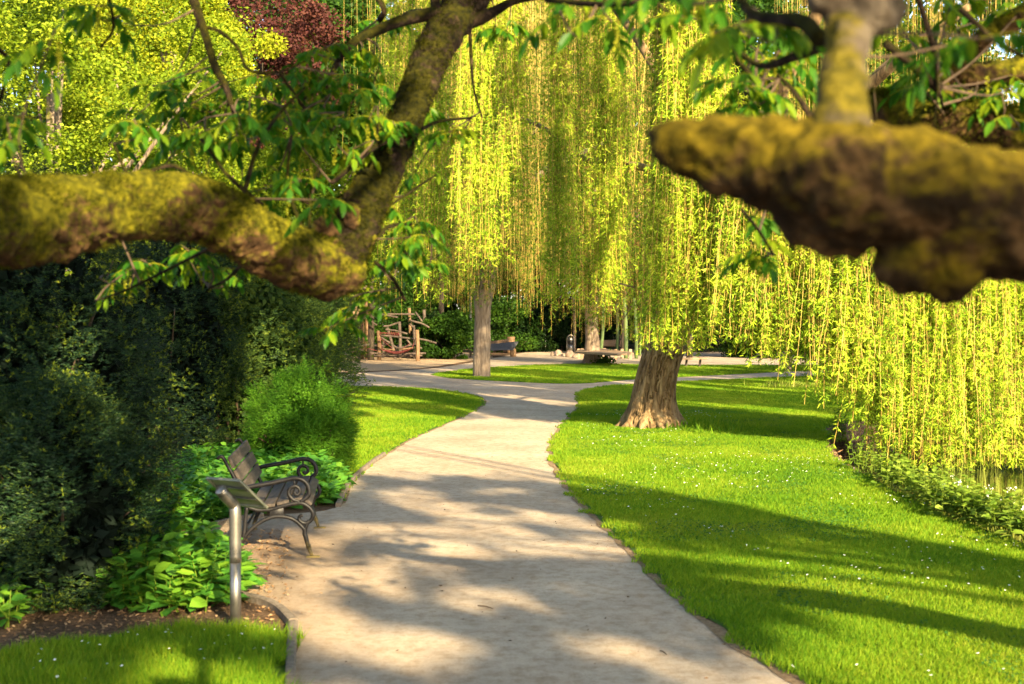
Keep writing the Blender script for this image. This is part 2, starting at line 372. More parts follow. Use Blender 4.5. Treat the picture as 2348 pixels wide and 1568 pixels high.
bank = smoothpoly(gp([(2700, 1400), (2347, 1240), (2200, 1192), (2100, 1142), (1960, 1070), (1918, 1042), (1908, 1010)]) +
                  [(5.75, 22.0), (6.05, 24.2), (7.2, 26.0), (8.8, 27.0), (11, 27.6), (16, 29)], 5, .12)
pond = [tuple(p) for p in bank]+[(24, 28), (30, 18), (28, 6), (16, 4.0), (8, 4.5)]
def Hh(x, y):
    d = distpoly(x, y, pond); ins = inpoly(x, y, pond)
    return np.where(ins, -np.clip(d*2.2, 0, .95), 0.0)-.0
def axis(a, b, lo, hi, step, far):
    core = np.arange(lo, hi+1e-6, step); l = [lo]; s = step
    while l[-1] > -far: s *= 1.25; l.append(l[-1]-s)
    r = [hi]; s = step
    while r[-1] < far: s *= 1.25; r.append(r[-1]+s)
    return np.array(sorted(set(l[1:]))+list(core)+r[1:])
xs = axis(0, 0, -8, 13, .16, 400); ys = axis(0, 0, 3, 30, .16, 400)
X, Y = np.meshgrid(xs, ys); Zg = Hh(X, Y)
mb = MB(); nx, ny = len(xs), len(ys); i = np.arange(ny-1)[:, None]*nx; j = np.arange(nx-1)[None, :]
mb.add(np.stack([X, Y, Zg], -1), None, np.stack([i+j, i+j+1, i+nx+j+1, i+nx+j], -1))
tag(mb.build('ground', M['soil'], smooth=True), kind='structure')
mb = MB(); mb.add([(3, 2, -.34), (40, 2, -.34), (40, 34, -.34), (3, 34, -.34)], None, [[0, 1, 2, 3]])
tag(mb.build('water', M['water']), kind='structure')

import bmesh
def sheet(name, P, z, mat, cut=None, dome=0.0):
    bm = bmesh.new(); vs = [bm.verts.new((x, y, z)) for x, y in P]
    es = [bm.edges.new((vs[k], vs[(k+1) % len(vs)])) for k in range(len(vs))]
    bmesh.ops.triangle_fill(bm, edges=es, use_beauty=True)
    for f in bm.faces:
        if f.normal.z < 0: f.normal_flip()
    me = bpy.data.meshes.new(name); bm.to_mesh(me); bm.free(); me.materials.append(mat)
    o = bpy.data.objects.new(name, me); C.objects.link(o); tag(o, kind='structure'); return o
# gravel: one sheet for path, bench bay, junction and plaza
path_left = [(640, 1700), (672, 1568), (680, 1437), (640, 1400), (556, 1372), (470, 1345), (380, 1300), (400, 1250), (440, 1226), (530, 1196), (640, 1180), (770, 1164), (800, 1112),
    (850, 1066), (935, 1010), (1040, 965), (1098, 935), (1109, 920), (1085, 906), (1000, 894), (900, 889), (790, 887), (600, 886), (350, 886)]
path_far = [(350, 862), (700, 862), (790, 856), (900, 851), (1000, 844), (1085, 831), (1125, 822), (1180, 812), (1220, 805), (1300, 801), (1500, 800), (1700, 806), (1900, 818), (2300, 826), (2700, 830), (2700, 846)]
path_right = [(2300, 853), (1900, 862), (1700, 870), (1560, 876), (1460, 882), (1400, 885), (1345, 893), (1322, 908), (1327, 930), (1302, 960), (1270, 1000), (1262, 1035), (1276, 1085),
    (1320, 1140), (1370, 1195), (1450, 1270), (1530, 1350), (1600, 1410), (1700, 1490), (1840, 1568), (2000, 1700)]
PL = smoothpoly(gp(path_left), 5, .04, 3); PF = np.array(gp(path_far)); PR_ = smoothpoly(gp(path_right), 5, .05, 7)
path_poly = [tuple(p) for p in np.vstack([PL, PF, PR_])]+[(2.6, 2.0), (-1.5, 2.0)]
sheet('path', path_poly, .004, M['gravel'])
isl = smoothpoly(gp([(985, 859), (1040, 868), (1200, 877), (1330, 880), (1450, 871), (1700, 858), (1900, 849), (2300, 841), (2300, 836), (1900, 838), (1560, 838), (1340, 835), (1200, 839), (1085, 846), (1010, 855), (985, 859)]), 4, .06, 4)[:-1]
sheet('lawn', [tuple(p) for p in isl], .010, M['lawn'])
right_lawn = [tuple(p) for p in PR_]+[(2.9, 2.0), (8, 2.0)]+[(p[0]-.10, p[1]) for p in bank]+[(26, 30), (34, 45)]
PRs = PR_+np.stack([-.0+.07*vn(np.hstack([PR_, 0*PR_[:, :1]]), 2.3, 61), 0*PR_[:, 0]], 1)
sheet('lawn', [tuple(p) for p in PRs]+right_lawn[len(PR_):], .012, M['lawn'])
left_mid = [tuple(p) for p in PL if G(0, 1160)[1] < p[1]+.0]+[(-14, 33), (-12, 22), (-6, 20), (-3.2, 15)]
sheet('lawn', left_mid, .011, M['lawn'])
def fringe(line, w0, w1, seed):
    q = np.hstack([line, 0*line[:, :1]]); T = unit(np.gradient(line, axis=0)); Nn = np.stack([-T[:, 1], T[:, 0]], 1)
    A = line+Nn*(w0*(.3+1.2*vn(q, 4.0, seed)))[:, None]; B = line-Nn*(w1*(.3+1.2*vn(q, 3.0, seed+1)))[:, None]
    m = MB(); n = len(line); V = np.vstack([A, B]); V = np.hstack([V, np.full((2*n, 1), .0085)]); k = np.arange(n-1); m.add(V, None, np.stack([k, n+k, n+k+1, k+1], -1)); return m
def dense(P): return catmull(np.hstack([P, 0*P[:, :1]]), 5)[:, :2]
lm_line = np.array([p for p in PL if G(0, 1160)[1] < p[1]])
tag(fringe(dense(PR_), .05, .045, 5).build('bare_earth_strip', M['edge_soil']), kind='structure')
tag(fringe(dense(lm_line), .08, .05, 8).build('bare_earth_strip', M['edge_soil']), kind='structure')
fl = [tuple(G(a, b)[:2]) for a, b in [(664, 1700), (660, 1568), (664, 1470), (640, 1452), (560, 1446), (420, 1440), (300, 1452), (180, 1470), (60, 1490), (-100, 1505), (-400, 1520), (-400, 1900), (500, 1900)]]
sheet('lawn', fl, .012, M['lawn'])
mul = smoothpoly(gp([(350, 858), (700, 858), (800, 853), (900, 849), (980, 843), (1040, 834), (1090, 826), (1130, 820), (1100, 812), (1000, 806), (800, 806), (500, 806), (350, 858)]), 3, .2, 9)[:-1]
sheet('wood_chip_ground', [tuple(p) for p in mul], .014, M['mulch'])

# kerb edgings (each run a thing)
def edging(pts, label, w=.03, h=.055):
    P = catmull(np.array([G(a, b) for a, b in pts]), 6); root = P[0]
    T = unit(np.gradient(P, axis=0)); S = np.stack([-T[:, 1], T[:, 0], 0*T[:, 0]], 1); m = MB(); n = len(P)
    jz = (vn(P, 2.5, 5)-.5)*.015
    prof = [(-w, -.05), (-w, h*.85), (-w*.6, h), (w*.6, h), (w, h*.85), (w, -.05)]
    V = np.concatenate([(P+S*a+np.array([0, 0, b])+np.stack([jz*0, jz*0, jz if b > 0 else jz*0], 1)) for a, b in prof]).reshape(6, n, 3).transpose(1, 0, 2).reshape(-1, 3)
    Q = [[k*6+a, k*6+a+1, k*6+6+a+1, k*6+6+a] for k in range(n-1) for a in range(5)]
    m.add(V, None, Q+[[0, 1, 2, 3], [0, 3, 4, 5], [(n-1)*6+3, (n-1)*6+2, (n-1)*6+1, (n-1)*6], [(n-1)*6+5, (n-1)*6+4, (n-1)*6+3, (n-1)*6]])
    tag(m.build('kerb_edging', M['kerb'], origin=root), label, 'kerb edging', 'kerb edgings along the gravel path')
edging([(470, 1347), (556, 1373), (610, 1388), (645, 1408), (672, 1437)], 'weathered edging curving from the sign pole to the corner of the front grass')
edging([(672, 1441), (668, 1500), (666, 1568), (662, 1700)], 'straight edging between the front left grass and the gravel path')
edging([(775, 1163), (800, 1112), (850, 1066), (880, 1044)], 'edging beside the leafy plants beyond the bench, bordering the path')
edging([(300, 1300), (440, 1228), (530, 1198), (600, 1186)], 'half buried edging behind the bench, in front of the ground cover')

# ------------------------------------------------------------------ grass blades
def scatter(poly, n, rng, zmax=None):
    P = np.array(poly); lo = P.min(0); hi = P.max(0); out = np.zeros((0, 2))
    while len(out) < n:
        q = rng.uniform(lo, hi, (n*2, 2)); q = q[inpoly(q[:, 0], q[:, 1], poly)]; out = np.vstack([out, q])
    return out[:n]
def grass(poly, dens0, rng, ymin=6.5, ymax=60, hgt=.036, zb=.01, name='grass'):
    """importance-sampled by distance: density falls with range, blade width grows"""
    P = np.array(poly); m = MB(); bands = [(6.5, 9), (9, 12), (12, 16), (16, 22), (22, 30), (30, 45), (45, 70)]
    for a, b in bands:
        if b <= ymin or a >= ymax: continue
        xm = b*.44; dens = dens0*(9.0/((a+b)/2))**1.25; cnt = int(dens*(b-a)*2*xm)
        x = rng.uniform(-xm, xm, cnt); y = rng.uniform(a, b, cnt); q3 = np.stack([x, y, 0*x], 1); k = inpoly(x+(fbm(q3, 5, 2, 90)-.5)*.30, y+(fbm(q3, 5.5, 2, 91)-.5)*.30, poly); x, y = x[k], y[k]
        d = distpoly(x, y, poly); keep = rng.random(len(x)) < np.clip(.35+d*4, 0, 1)
        x, y, d = x[keep], y[keep], d[keep]; n = len(x)
        if not n: continue
        wd = .0042*((a+b)/2/9.0)**.8; pn = np.stack([x, y, 0*x], 1)
        tall = .35+1.3*fbm(pn, 1.6, 4, 4)
        L = hgt*tall*rng.uniform(.6, 1.4, n)*(1+.006*b)
        th = rng.uniform(0, 2*PI, n); lean = rng.normal(0, .45, (n, 2))+np.array([.1, -.05])
        base = np.stack([x, y, np.full(n, zb)], 1); S = np.stack([np.cos(th), np.sin(th), 0*th], 1)*wd
        tip = base+np.stack([lean[:, 0]*L, lean[:, 1]*L, L], 1)
        V = np.stack([base-S, base+S, tip], 1).reshape(-1, 3); m.add(V, np.arange(n*3).reshape(-1, 3))
    return m
rng = np.random.default_rng(5)
tag(grass(right_lawn, 9000, rng).build('grass', M['grass_blade']), 'bright mown grass of the sloping lawn right of the path, down to the pond', 'grass', kind='stuff')
tag(grass(left_mid, 5000, rng, 14, 45).build('grass', M['grass_blade']), 'mown grass of the lawn behind the round green shrub, left of the path', 'grass', kind='stuff')
tag(grass([tuple(p) for p in isl], 4500, rng, 35, 70).build('grass', M['grass_blade']), 'mown grass island between the two distant paths', 'grass', kind='stuff')
tag(grass(fl, 9000, rng, 6, 12, .065).build('grass', M['grass_blade']), 'longer grass in the corner below the sign pole', 'grass', kind='stuff')
# daisies
m = MB(); mc = MB()
pts = scatter([(0.6, 7), (4.5, 7), (5, 20), (4.5, 28), (1.5, 28), (.9, 18)], 2600, rng); dn = fbm(np.hstack([pts, np.zeros((len(pts), 1))]), .7, 2, 8)
pts = pts[(dn > .53) & (rng.random(len(pts)) < .45) & inpoly(pts[:, 0], pts[:, 1], right_lawn)]
p2 = scatter(fl, 300, rng); p2 = p2[p2[:, 1] > 7][:45]; pts = np.vstack([pts, p2])
for x, y in pts:
    z = rng.uniform(.05, .085); c = np.array([x, y, z]); r = rng.uniform(.006, .0105); a = np.arange(8)/8*2*PI
    tl = rng.normal(0, .25, 2)
    ring = c+np.stack([np.cos(a)*r, np.sin(a)*r, np.cos(a)*r*tl[0]+np.sin(a)*r*tl[1]], 1)
    m.add(np.vstack([c+[0, 0, .003], ring]), [[0, k+1, (k+1) % 8+1] for k in range(8)])
tag(m.build('daisies', M['petal']), 'tiny white daisies scattered through the grass', 'daisies', kind='stuff')
# clover patches in the lawns
q = scatter([(0.6, 7), (5, 7), (5, 20), (6, 30), (1.0, 30), (.9, 18)], 90000, rng); cn = fbm(np.hstack([q, np.zeros((len(q), 1))]), .9, 3, 70); q = q[(cn > .56) & inpoly(q[:, 0], q[:, 1], right_lawn)]
m = MB(); n = len(q); cc = np.stack([q[:, 0], q[:, 1], rng.uniform(.025, .045, n)], 1); D = rng.normal(size=(n, 3)); D[:, 2] *= .25
leafquads(m, cc, D, .022, .022, rng, side=np.tile([0, 0, 1.], (n, 1))+rng.normal(0, .3, (n, 3)), mid=.5)
tag(m.build('clover', M['clover']), 'darker patches of clover in the right lawn', 'clover', kind='stuff')
# litter on gravel and beds
m = MB(); q = scatter(path_poly, 60000, rng); q = q[(q[:, 1] < 26) & (q[:, 1] > 6)]
d = distpoly(q[:, 0], q[:, 1], path_poly); nn = fbm(np.hstack([q, np.zeros((len(q), 1))]), 1.3, 2, 3)
q = q[(rng.random(len(q)) < np.clip(.16+1.0*np.exp(-d/.16)+np.where((q[:, 0] < -1.2) & (q[:, 1] < 13), .35, 0), 0, 1)*(nn+.3))]
n = len(q); c = np.stack([q[:, 0], q[:, 1], np.full(n, .009)], 1); D = rng.normal(size=(n, 3)); D[:, 2] = rng.uniform(0, .35, n)
leafquads(m, c, D, rng.uniform(.005, .013, n)+.02*(rng.random(n) < .12), rng.uniform(.004, .010, n), rng)
q = scatter([(-5, 8), (-1.7, 8.2), (-1.6, 9.3), (-2.2, 12.5), (-5, 12.5)], 5000, rng); n = len(q)
c = np.stack([q[:, 0], q[:, 1], np.full(n, .012)], 1); D = rng.normal(size=(n, 3)); D[:, 2] = rng.uniform(0, .5, n)
leafquads(m, c, D, rng.uniform(.01, .05, n), rng.uniform(.006, .02, n), rng)
m2 = MB(); q = scatter(path_poly, 9000, rng); q = q[(q[:, 1] > 6) & (q[:, 1] < 26) & (rng.random(len(q)) < .22)]; n = len(q)
D = rng.normal(size=(n, 3)); D[:, 2] = 0; leafquads(m2, np.stack([q[:, 0], q[:, 1], np.full(n, .011)], 1), D, rng.uniform(.010, .04, n), rng.uniform(.006, .016, n), rng)
tag(m2.build('bark_crumbs', M['twig']), 'dark crumbs of bark and bits of twig strewn over the gravel', 'bark crumbs', kind='stuff')
tag(m.build('leaf_litter', M['litter']), 'dry leaf bits and bark crumbs along the path edges', 'leaf litter', kind='stuff')
for (a, b), (c_, d_), lab in [((1095, 1388), (1130, 1395), 'dark twig lying on the gravel path in the foreground'), ((2475/1.636+0, 2440/1.636), (2500/1.636, 2455/1.636), 'thin twig on the path close to the right grass edge')]:
    m = MB(); p, q = G(a, b, .012), G(c_, d_, .012); tube(m, [p, (p+q)/2+[0, .01, .004], q], [.004, .005, .003], 6, 3)
    tag(m.build('twig', M['twig'], origin=p), lab, 'twig')
# ------------------------------------------------------------------ bench
BF = np.array([-1.72, 11.04, 0.0]); LD = unit(np.array([-.18, 1.57, 0])); FD = np.array([LD[1], -LD[0], 0.]); UP = np.array([0, 0, 1.])
def BP(u, z, l=0.0): return BF+FD*u+UP*z+LD*l
bench = thing('park_bench', 'weathered slatted bench with scrolled cast iron armrests beside the gravel path', 'bench', BP(-.3, 0, .78))
BL = 1.57
arm = [(-.60, .60), (-.54, .62), (-.36, .65), (-.25, .674), (-.16, .69), (-.088, .674), (-.042, .623), (-.033, .557), (-.066, .513), (-.11, .487)]
scroll = [(-.11, .487), (-.169, .506), (-.205, .55), (-.198, .601), (-.154, .623), (-.117, .60), (-.115, .562), (-.143, .546), (-.158, .568)]
seatr = [(-.56, .45), (-.469, .421), (-.36, .425), (-.25, .454), (-.14, .476), (-.08, .469), (-.022, .425), (0, .374), (-.02, .3225), (-.066, .30), (-.11, .319), (-.12, .352), (-.092, .372)]
arch = [(-.070, .235), (-.085, .26), (-.14, .315), (-.21, .352), (-.32, .363), (-.41, .337), (-.484, .293), (-.542, .242), (-.586, .176), (-.612, .12)]
fleg = [(-.035, .325), (-.060, .27), (-.072, .22), (-.064, .185), (-.044, .11), (-.012, .02)]
bpost = [(-.56, .45), (-.60, .53), (-.667, .70), (-.726, .81), (-.757, .868), (-.775, .885), (-.80, .875), (-.805, .862)]
bleg = [(-.56, .45), (-.575, .35), (-.585, .24), (-.615, .12), (-.65, .02)]
for l, far in ((0.0, 0), (BL, 1)):
    fr = MB()
    def T(pts, r): tube(fr, [BP(u, z, l) for u, z in pts], r, 8, 4)
    T(seatr, [.017]*3+[.020]*5+[.018]*3+[.015, .017]); T(arch, [.018]*10)
    # web plate and turned rings
    box(fr, BP(-.31, .395, l), FD*.06, LD*.008, UP*.045, .003)
    fo = fr.build('end_frame', M['iron'], bench, True)
    a_ = MB(); tube(a_, [BP(u, z, l) for u, z in arm], [.021]*10, 8, 4); tube(a_, [BP(u, z, l) for u, z in scroll], [.020, .019, .018, .017, .016, .015, .015, .016, .019], 8, 4)
    tube(a_, [BP(-.165, .685, l), BP(-.155, .62, l)], [.008, .010], 6, 2); a_.build('armrest', M['iron'], bench, True)
    p_ = MB(); tube(p_, [BP(u, z, l) for u, z in bpost], [.017, .018, .017, .016, .016, .016, .014, .012], 8, 4); p_.build('back_post', M['iron'], bench, True)
    for nm, pts, rr in (('leg', fleg, [.016, .017, .020, .021, .019, .015]), ('leg', bleg, [.017, .017, .017, .019, .017])):
        g_ = MB(); tube(g_, [BP(u, z, l) for u, z in pts], rr, 8, 4)
        u1, z1 = pts[-1]; u0, z0 = pts[-2]
        for t in (.05, .17, .29):
            c = np.array([u0+(u1-u0)*t, z0+(z1-z0)*t]); dd = unit(np.array([u1-u0, z1-z0])); tube(g_, [BP(c[0]-dd[0]*.006, c[1]-dd[1]*.006, l), BP(*c, l), BP(c[0]+dd[0]*.006, c[1]+dd[1]*.006, l)], [.018, .026, .018], 10, 2)
        s = 1 if u1 > -.3 else -1
        ft = MB(); box(ft, BP(u1+.012*s, .009, l), FD*.058, LD*.030, UP*.009, .005)
        lg = g_.build('leg', M['iron'], bench, True); ft.build('foot', M['iron'], lg)
def slat(c, a, b, th, name, wave=0):
    m = MB(); box(m, c, a, LD*(BL/2+.012), b, .006); m.build(name, M['slat'], bench)
for k, (u0, z0, u1, z1) in enumerate([(-.738, .872, -.697, .775), (-.690, .757, -.640, .655), (-.634, .640, -.592, .545)]):
    c = BP((u0+u1)/2+.024, (z0+z1)/2+.008, BL/2); d = unit(FD*(u1-u0)+UP*(z1-z0)); nrm = np.cross(d, LD)
    slat(c, d*(math.hypot(u1-u0, z1-z0)/2), nrm*.014, 0, 'back_slat')
for (u0, z0, u1, z1) in [(-.535, .452, -.44, .440), (-.425, .440, -.325, .450), (-.31, .456, -.205, .482), (-.19, .488, -.09, .500), (-.078, .497, -.012, .448)]:
    c = BP((u0+u1)/2, (z0+z1)/2+.012, BL/2); d = unit(FD*(u1-u0)+UP*(z1-z0)); nrm = np.cross(d, LD)
    slat(c, d*(math.hypot(u1-u0, z1-z0)/2), nrm*.015, 0, 'seat_slat')
m = MB(); tube(m, [BP(-.585, .25, 0), BP(-.585, .25, BL)], [.012, .012], 8, 2); m.build('stretcher', M['iron'], bench, True)
# ------------------------------------------------------------------ info lectern
SB = G(540, 1437); s_ = unit(np.array([.5, .87, 0])); t_ = np.array([.87, -.5, 0]); t_ = unit(t_)
lec = thing('information_lectern', 'steel lectern sign on a round pole, seen from behind, in front of the bench', 'sign', SB)
m = MB(); tube(m, [SB+[0, 0, -.05], SB+[0, 0, .44]], [.037, .037], 20, 2); lo = m.build('lower_pole', M['steel'], lec, True)
m = MB(); bend = SB+np.array([.0, 0, .80]); capp = W(506, 1124, 8.45)
tube(m, [SB+[0, 0, .435], SB+[0, 0, .60], SB+[0, 0, .765], bend+[-.012, 0, .02], bend+(capp-bend)*.55, capp], [.0395]*6, 20, 4); po = m.build('upper_pole', M['steel'], lec, True)
dcap = unit(capp-bend); m = MB(); tube(m, [capp-dcap*.004, capp+dcap*.004, capp+dcap*.012, capp+dcap*.016], [.041, .041, .034, .001], 20, 1); m.build('end_cap', M['steel'], po, True)
m = MB(); tube(m, [SB+[-.0, -.036, .50], SB+[0, -.046, .50]], [.006, .005], 8, 1); m.build('bolt', M['steel'], po)
hc = W(511, 1096, 8.50); down = s_*.28+UP*-.22; Lp = np.linalg.norm(down); dn_ = down/Lp; nrm = unit(np.cross(t_, dn_)); nrm = nrm if nrm[2] > 0 else -nrm
pc = hc+down/2; m = MB(); box(m, pc, t_*.152, dn_*(Lp/2), nrm*.004, .003); pn = m.build('panel', M['steel_dull'], lec)
m = MB()
for e in (-1, 1): box(m, pc+t_*.143*e-nrm*.009, t_*.010, dn_*(Lp/2-.004), nrm*.006, .002)
for e in (-1, 1): box(m, pc+dn_*(Lp/2-.012)*e-nrm*.009, t_*.132, dn_*.010, nrm*.006, .002)
m.build('rim', M['steel_dull'], pn)
for e in (-.3, .32):
    m = MB(); box(m, pc+dn_*Lp*e*.6-nrm*.012, t_*.13, dn_*.016, nrm*.006, .002); m.build('mounting_rail', M['steel'], pn)
for a in (-1, 1):
    for b in (-.85, -.28, .28, .85):
        m = MB(); c = pc+t_*.138*a+dn_*(Lp/2)*b-nrm*.016; tube(m, [c, c-nrm*.004], [.005, .003], 8, 1); m.build('rivet', M['steel'], pn)

# ------------------------------------------------------------------ near walnut trees
def PT(L, rad_px=True):
    P = [W(a, b, z) for a, b, z, r in L]; R = [r*z/F for a, b, z, r in L]; return P, R
def remesh(o, vox, strength, size, strength2=0, size2=.05):
    r = o.modifiers.new('merge', 'REMESH'); r.mode = 'VOXEL'; r.voxel_size = vox; r.use_smooth_shade = True
    for st, sz, k in ((strength, size, 'big'), (strength2, size2, 'small')):
        if not st: continue
        tx = bpy.data.textures.new(k, 'CLOUDS'); tx.noise_scale = sz; tx.noise_depth = 3
        d = o.modifiers.new('rough', 'DISPLACE'); d.texture = tx; d.strength = st; d.mid_level = .44; d.texture_coords = 'LOCAL'
def leaflet_tpl():
    # B M1 M2 T L1 L2 R1 R2  (x along, y side, z up)
    return np.array([(0, 0, 0), (.33, 0, -.02), (.68, 0, -.06), (1, 0, -.16), (.28, .17, .03), (.66, .15, -.02), (.28, -.17, .03), (.66, -.15, -.02)]), \
        np.array([(0, 1, 4), (4, 1, 2), (4, 2, 5), (5, 2, 3), (0, 6, 1), (6, 2, 1), (6, 7, 2), (7, 3, 2)])
LV, LT = leaflet_tpl()
def put_leaflets(mb, base, d, n_up, L):
    n = len(base); d = unit(d); s = unit(np.cross(n_up, d)); u = np.cross(d, s)
    V = base[:, None, :]+(LV[None, :, 0, None]*d[:, None, :]+LV[None, :, 1, None]*s[:, None, :]*1.05+LV[None, :, 2, None]*u[:, None, :])*L[:, None, None]
    T = (np.arange(n)[:, None, None]*8+LT[None]).reshape(-1, 3); mb.add(V, T)
def compound(mb, mst, p, d, rng, Lr=.24, s=1.0):
    d = unit(d); K = 9; t = np.linspace(0, 1, K)[:, None]; droop = rng.uniform(.25, .75)
    pts = p+d*Lr*t*s-UP*(t**2)*Lr*droop*s
    tube(mst, pts[::2], [.0022*s, .002, .0018, .0015, .001], 4, 1, cap=False)
    side = unit(np.cross(d, UP)+1e-6); B = []; D = []; L = []
    for k in (2, 3, 4, 5, 6, 7):
        if k == 3 or k == 7 and rng.random() < .3: continue
        tg = unit(pts[min(k+1, K-1)]-pts[k-1])
        for e in (-1, 1):
            B.append(pts[k]); D.append(tg*.55+side*e*.75-UP*rng.uniform(.25, .9)+rng.normal(0, .12, 3)); L.append(rng.uniform(.065, .10)*s*(.75+.5*k/K))
    B.append(pts[-1]); D.append(unit(pts[-1]-pts[-2])-UP*.3); L.append(.105*s)
    put_leaflets(mb, np.array(B), np.array(D), np.tile(UP, (len(B), 1))+rng.normal(0, .25, (len(B), 3)), np.array(L))
def catkin(mb, p, rng, L=.09):
    n = 40; t = np.linspace(0, 1, n); sw = rng.normal(0, .12, 2)
    c = p+np.stack([sw[0]*t*L, sw[1]*t*L, -t*L], 1); D = np.stack([rng.normal(size=n), rng.normal(size=n), rng.normal(-.2, .4, n)], 1)
    leafquads(mb, c, D, np.full(n, .010), np.full(n, .009), rng)
def sprays(cl, twigs, leaves, stems, cats, rng, scale=1.0, nl=(4, 8), anchors=None, catp=.5, mul=1.0):
    """cl: (px,py,Z,count,spread_px) leafy clusters; each cluster is several shoots that spring from the closest anchor"""
    for (px, py, Z, cnt, spr) in cl:
        CLC.append(W(px, py, Z))
        for _ in range(int(cnt*mul+.5)):
            c = W(px+rng.normal(0, spr), py+rng.normal(0, spr*.7), Z+rng.normal(0, .35))
            if anchors is not None:
                k = np.argmin(np.linalg.norm(anchors-c, axis=1)+rng.random(len(anchors))*.2); a = anchors[k]
                dv = c-a; Ld = np.linalg.norm(dv)
                if Ld > .9: a = c-dv/Ld*.9+[0, 0, .1]
            else: a = c+np.array([rng.normal(0, .2), rng.normal(0, .2), .5])
            mid = (a+c)/2+rng.normal(0, .05, 3); tube(twigs, [a, mid, c], [.007*scale, .005*scale, .003], 5, 3, cap=False)
            az0 = rng.uniform(0, 2*PI)
            for k in range(rng.integers(*nl)):
                az = az0+k*2.4; d = np.array([math.cos(az), math.sin(az), rng.uniform(-.1, .5)]); compound(leaves, stems, c+(mid-c)*rng.uniform(0, .5), d, rng, .22*scale, scale)
            if rng.random() < catp:
                for k in range(rng.integers(1, 4)): catkin(cats, c+(a-c)*rng.uniform(0, .5)+rng.normal(0, .01, 3), rng, rng.uniform(.06, .12))
rng = np.random.default_rng(11); CLC = []
def moss(mb, P, R, n, rng, sub=6, L=(.010, .028), bias=.55):
    R = np.asarray(R, float)*np.ones(len(P)); PR = catmull(np.hstack([np.asarray(P, float), R[:, None]]), sub); T = unit(np.gradient(PR[:, :3], axis=0))
    i = rng.integers(0, len(PR)-1, n); t = rng.random(n)[:, None]; c = PR[i, :3]*(1-t)+PR[i+1, :3]*t; r_ = (PR[i, 3]*(1-t[:, 0])+PR[i+1, 3]*t[:, 0])
    d = rng.normal(size=(n, 3))+[0, 0, bias]; d = d-T[i]*np.sum(d*T[i], 1, keepdims=True); d = unit(d); s = c+d*(r_*rng.uniform(.97, 1.06, n))[:, None]
    k = (fbm(s, 9, 3, 5) > .47); s, d = s[k], d[k]; n = len(s)
    leafquads(mb, s, d+rng.normal(0, .5, (n, 3)), rng.uniform(*L, n), np.full(n, .004), rng)
# ---- left walnut
lw = thing('walnut_tree', 'near walnut tree whose thick mossy limb crosses the left side and forks upward', 'tree', (-4.2, 1.9, 0))
m = MB()
limbL = [(-700, 640, 2.6, 120), (-300, 560, 3.1, 120), (-100, 520, 3.7, 116), (0, 510, 4.0, 110), (150, 497, 4.3, 99), (300, 472, 4.6, 84), (420, 474, 4.9, 80), (520, 508, 5.1, 76), (620, 566, 5.3, 80), (710, 606, 5.5, 77), (775, 618, 5.65, 66), (800, 612, 5.7, 50)]
limbL = [(x, y, z, r_*.88) for x, y, z, r_ in limbL]; P, R = PT(limbL); P.insert(0, np.array([-3.6, 1.9, 1.9])); R.insert(0, .17); P.insert(0, np.array([-4.2, 1.9, 0.5])); R.insert(0, .25); P.insert(0, np.array([-4.2, 1.9, -.1])); R.insert(0, .32)
anchL = tube(m, P, R, 20, 6, .10, 5); limbPts = [np.array(P[3:])]
rise = [(770, 600, 5.65, 60), (800, 545, 5.7, 56), (832, 480, 5.8, 50), (880, 392, 6.0, 42), (925, 285, 6.2, 37), (965, 190, 6.4, 37), (1003, 100, 6.55, 40), (1050, 30, 6.7, 42), (1110, -60, 6.9, 40), (1180, -200, 7.2, 36)]
m2 = MB(); P2, R2 = PT(rise); an2 = tube(m2, P2, R2, 18, 6, .10, 6)
for (a, b, z, r) in [(745, 520, 5.6, 30), (800, 500, 5.7, 34), (835, 545, 5.7, 22), (840, 575, 5.7, 14)]:
    ico(m, W(a, b, z), r*z/F, 16, .3, 2, 3)
tube(m, *PT([(800, 560, 5.7, 18), (812, 495, 5.6, 14), (816, 480, 5.55, 4)]), 10, 3)
limb_o = m.build('limb', M['mossy_bark'], lw, True); remesh(limb_o, .009, .06, .11, .028, .025)
limb_r = m2.build('limb', M['rise_bark'], lw, True); remesh(limb_r, .009, .045, .08, .022, .02); mo = MB(); moss(mo, P[2:], R[2:], 32000, rng); mo.build('moss', M['moss'], lw); mo = MB(); moss(mo, P2, R2, 20000, rng, L=(.008, .026), bias=.3); mo.build('moss', M['dark_moss'], lw); limb_r['label'] = 'thinner dark mossy limb rising from the fork'
m = MB(); anch = []
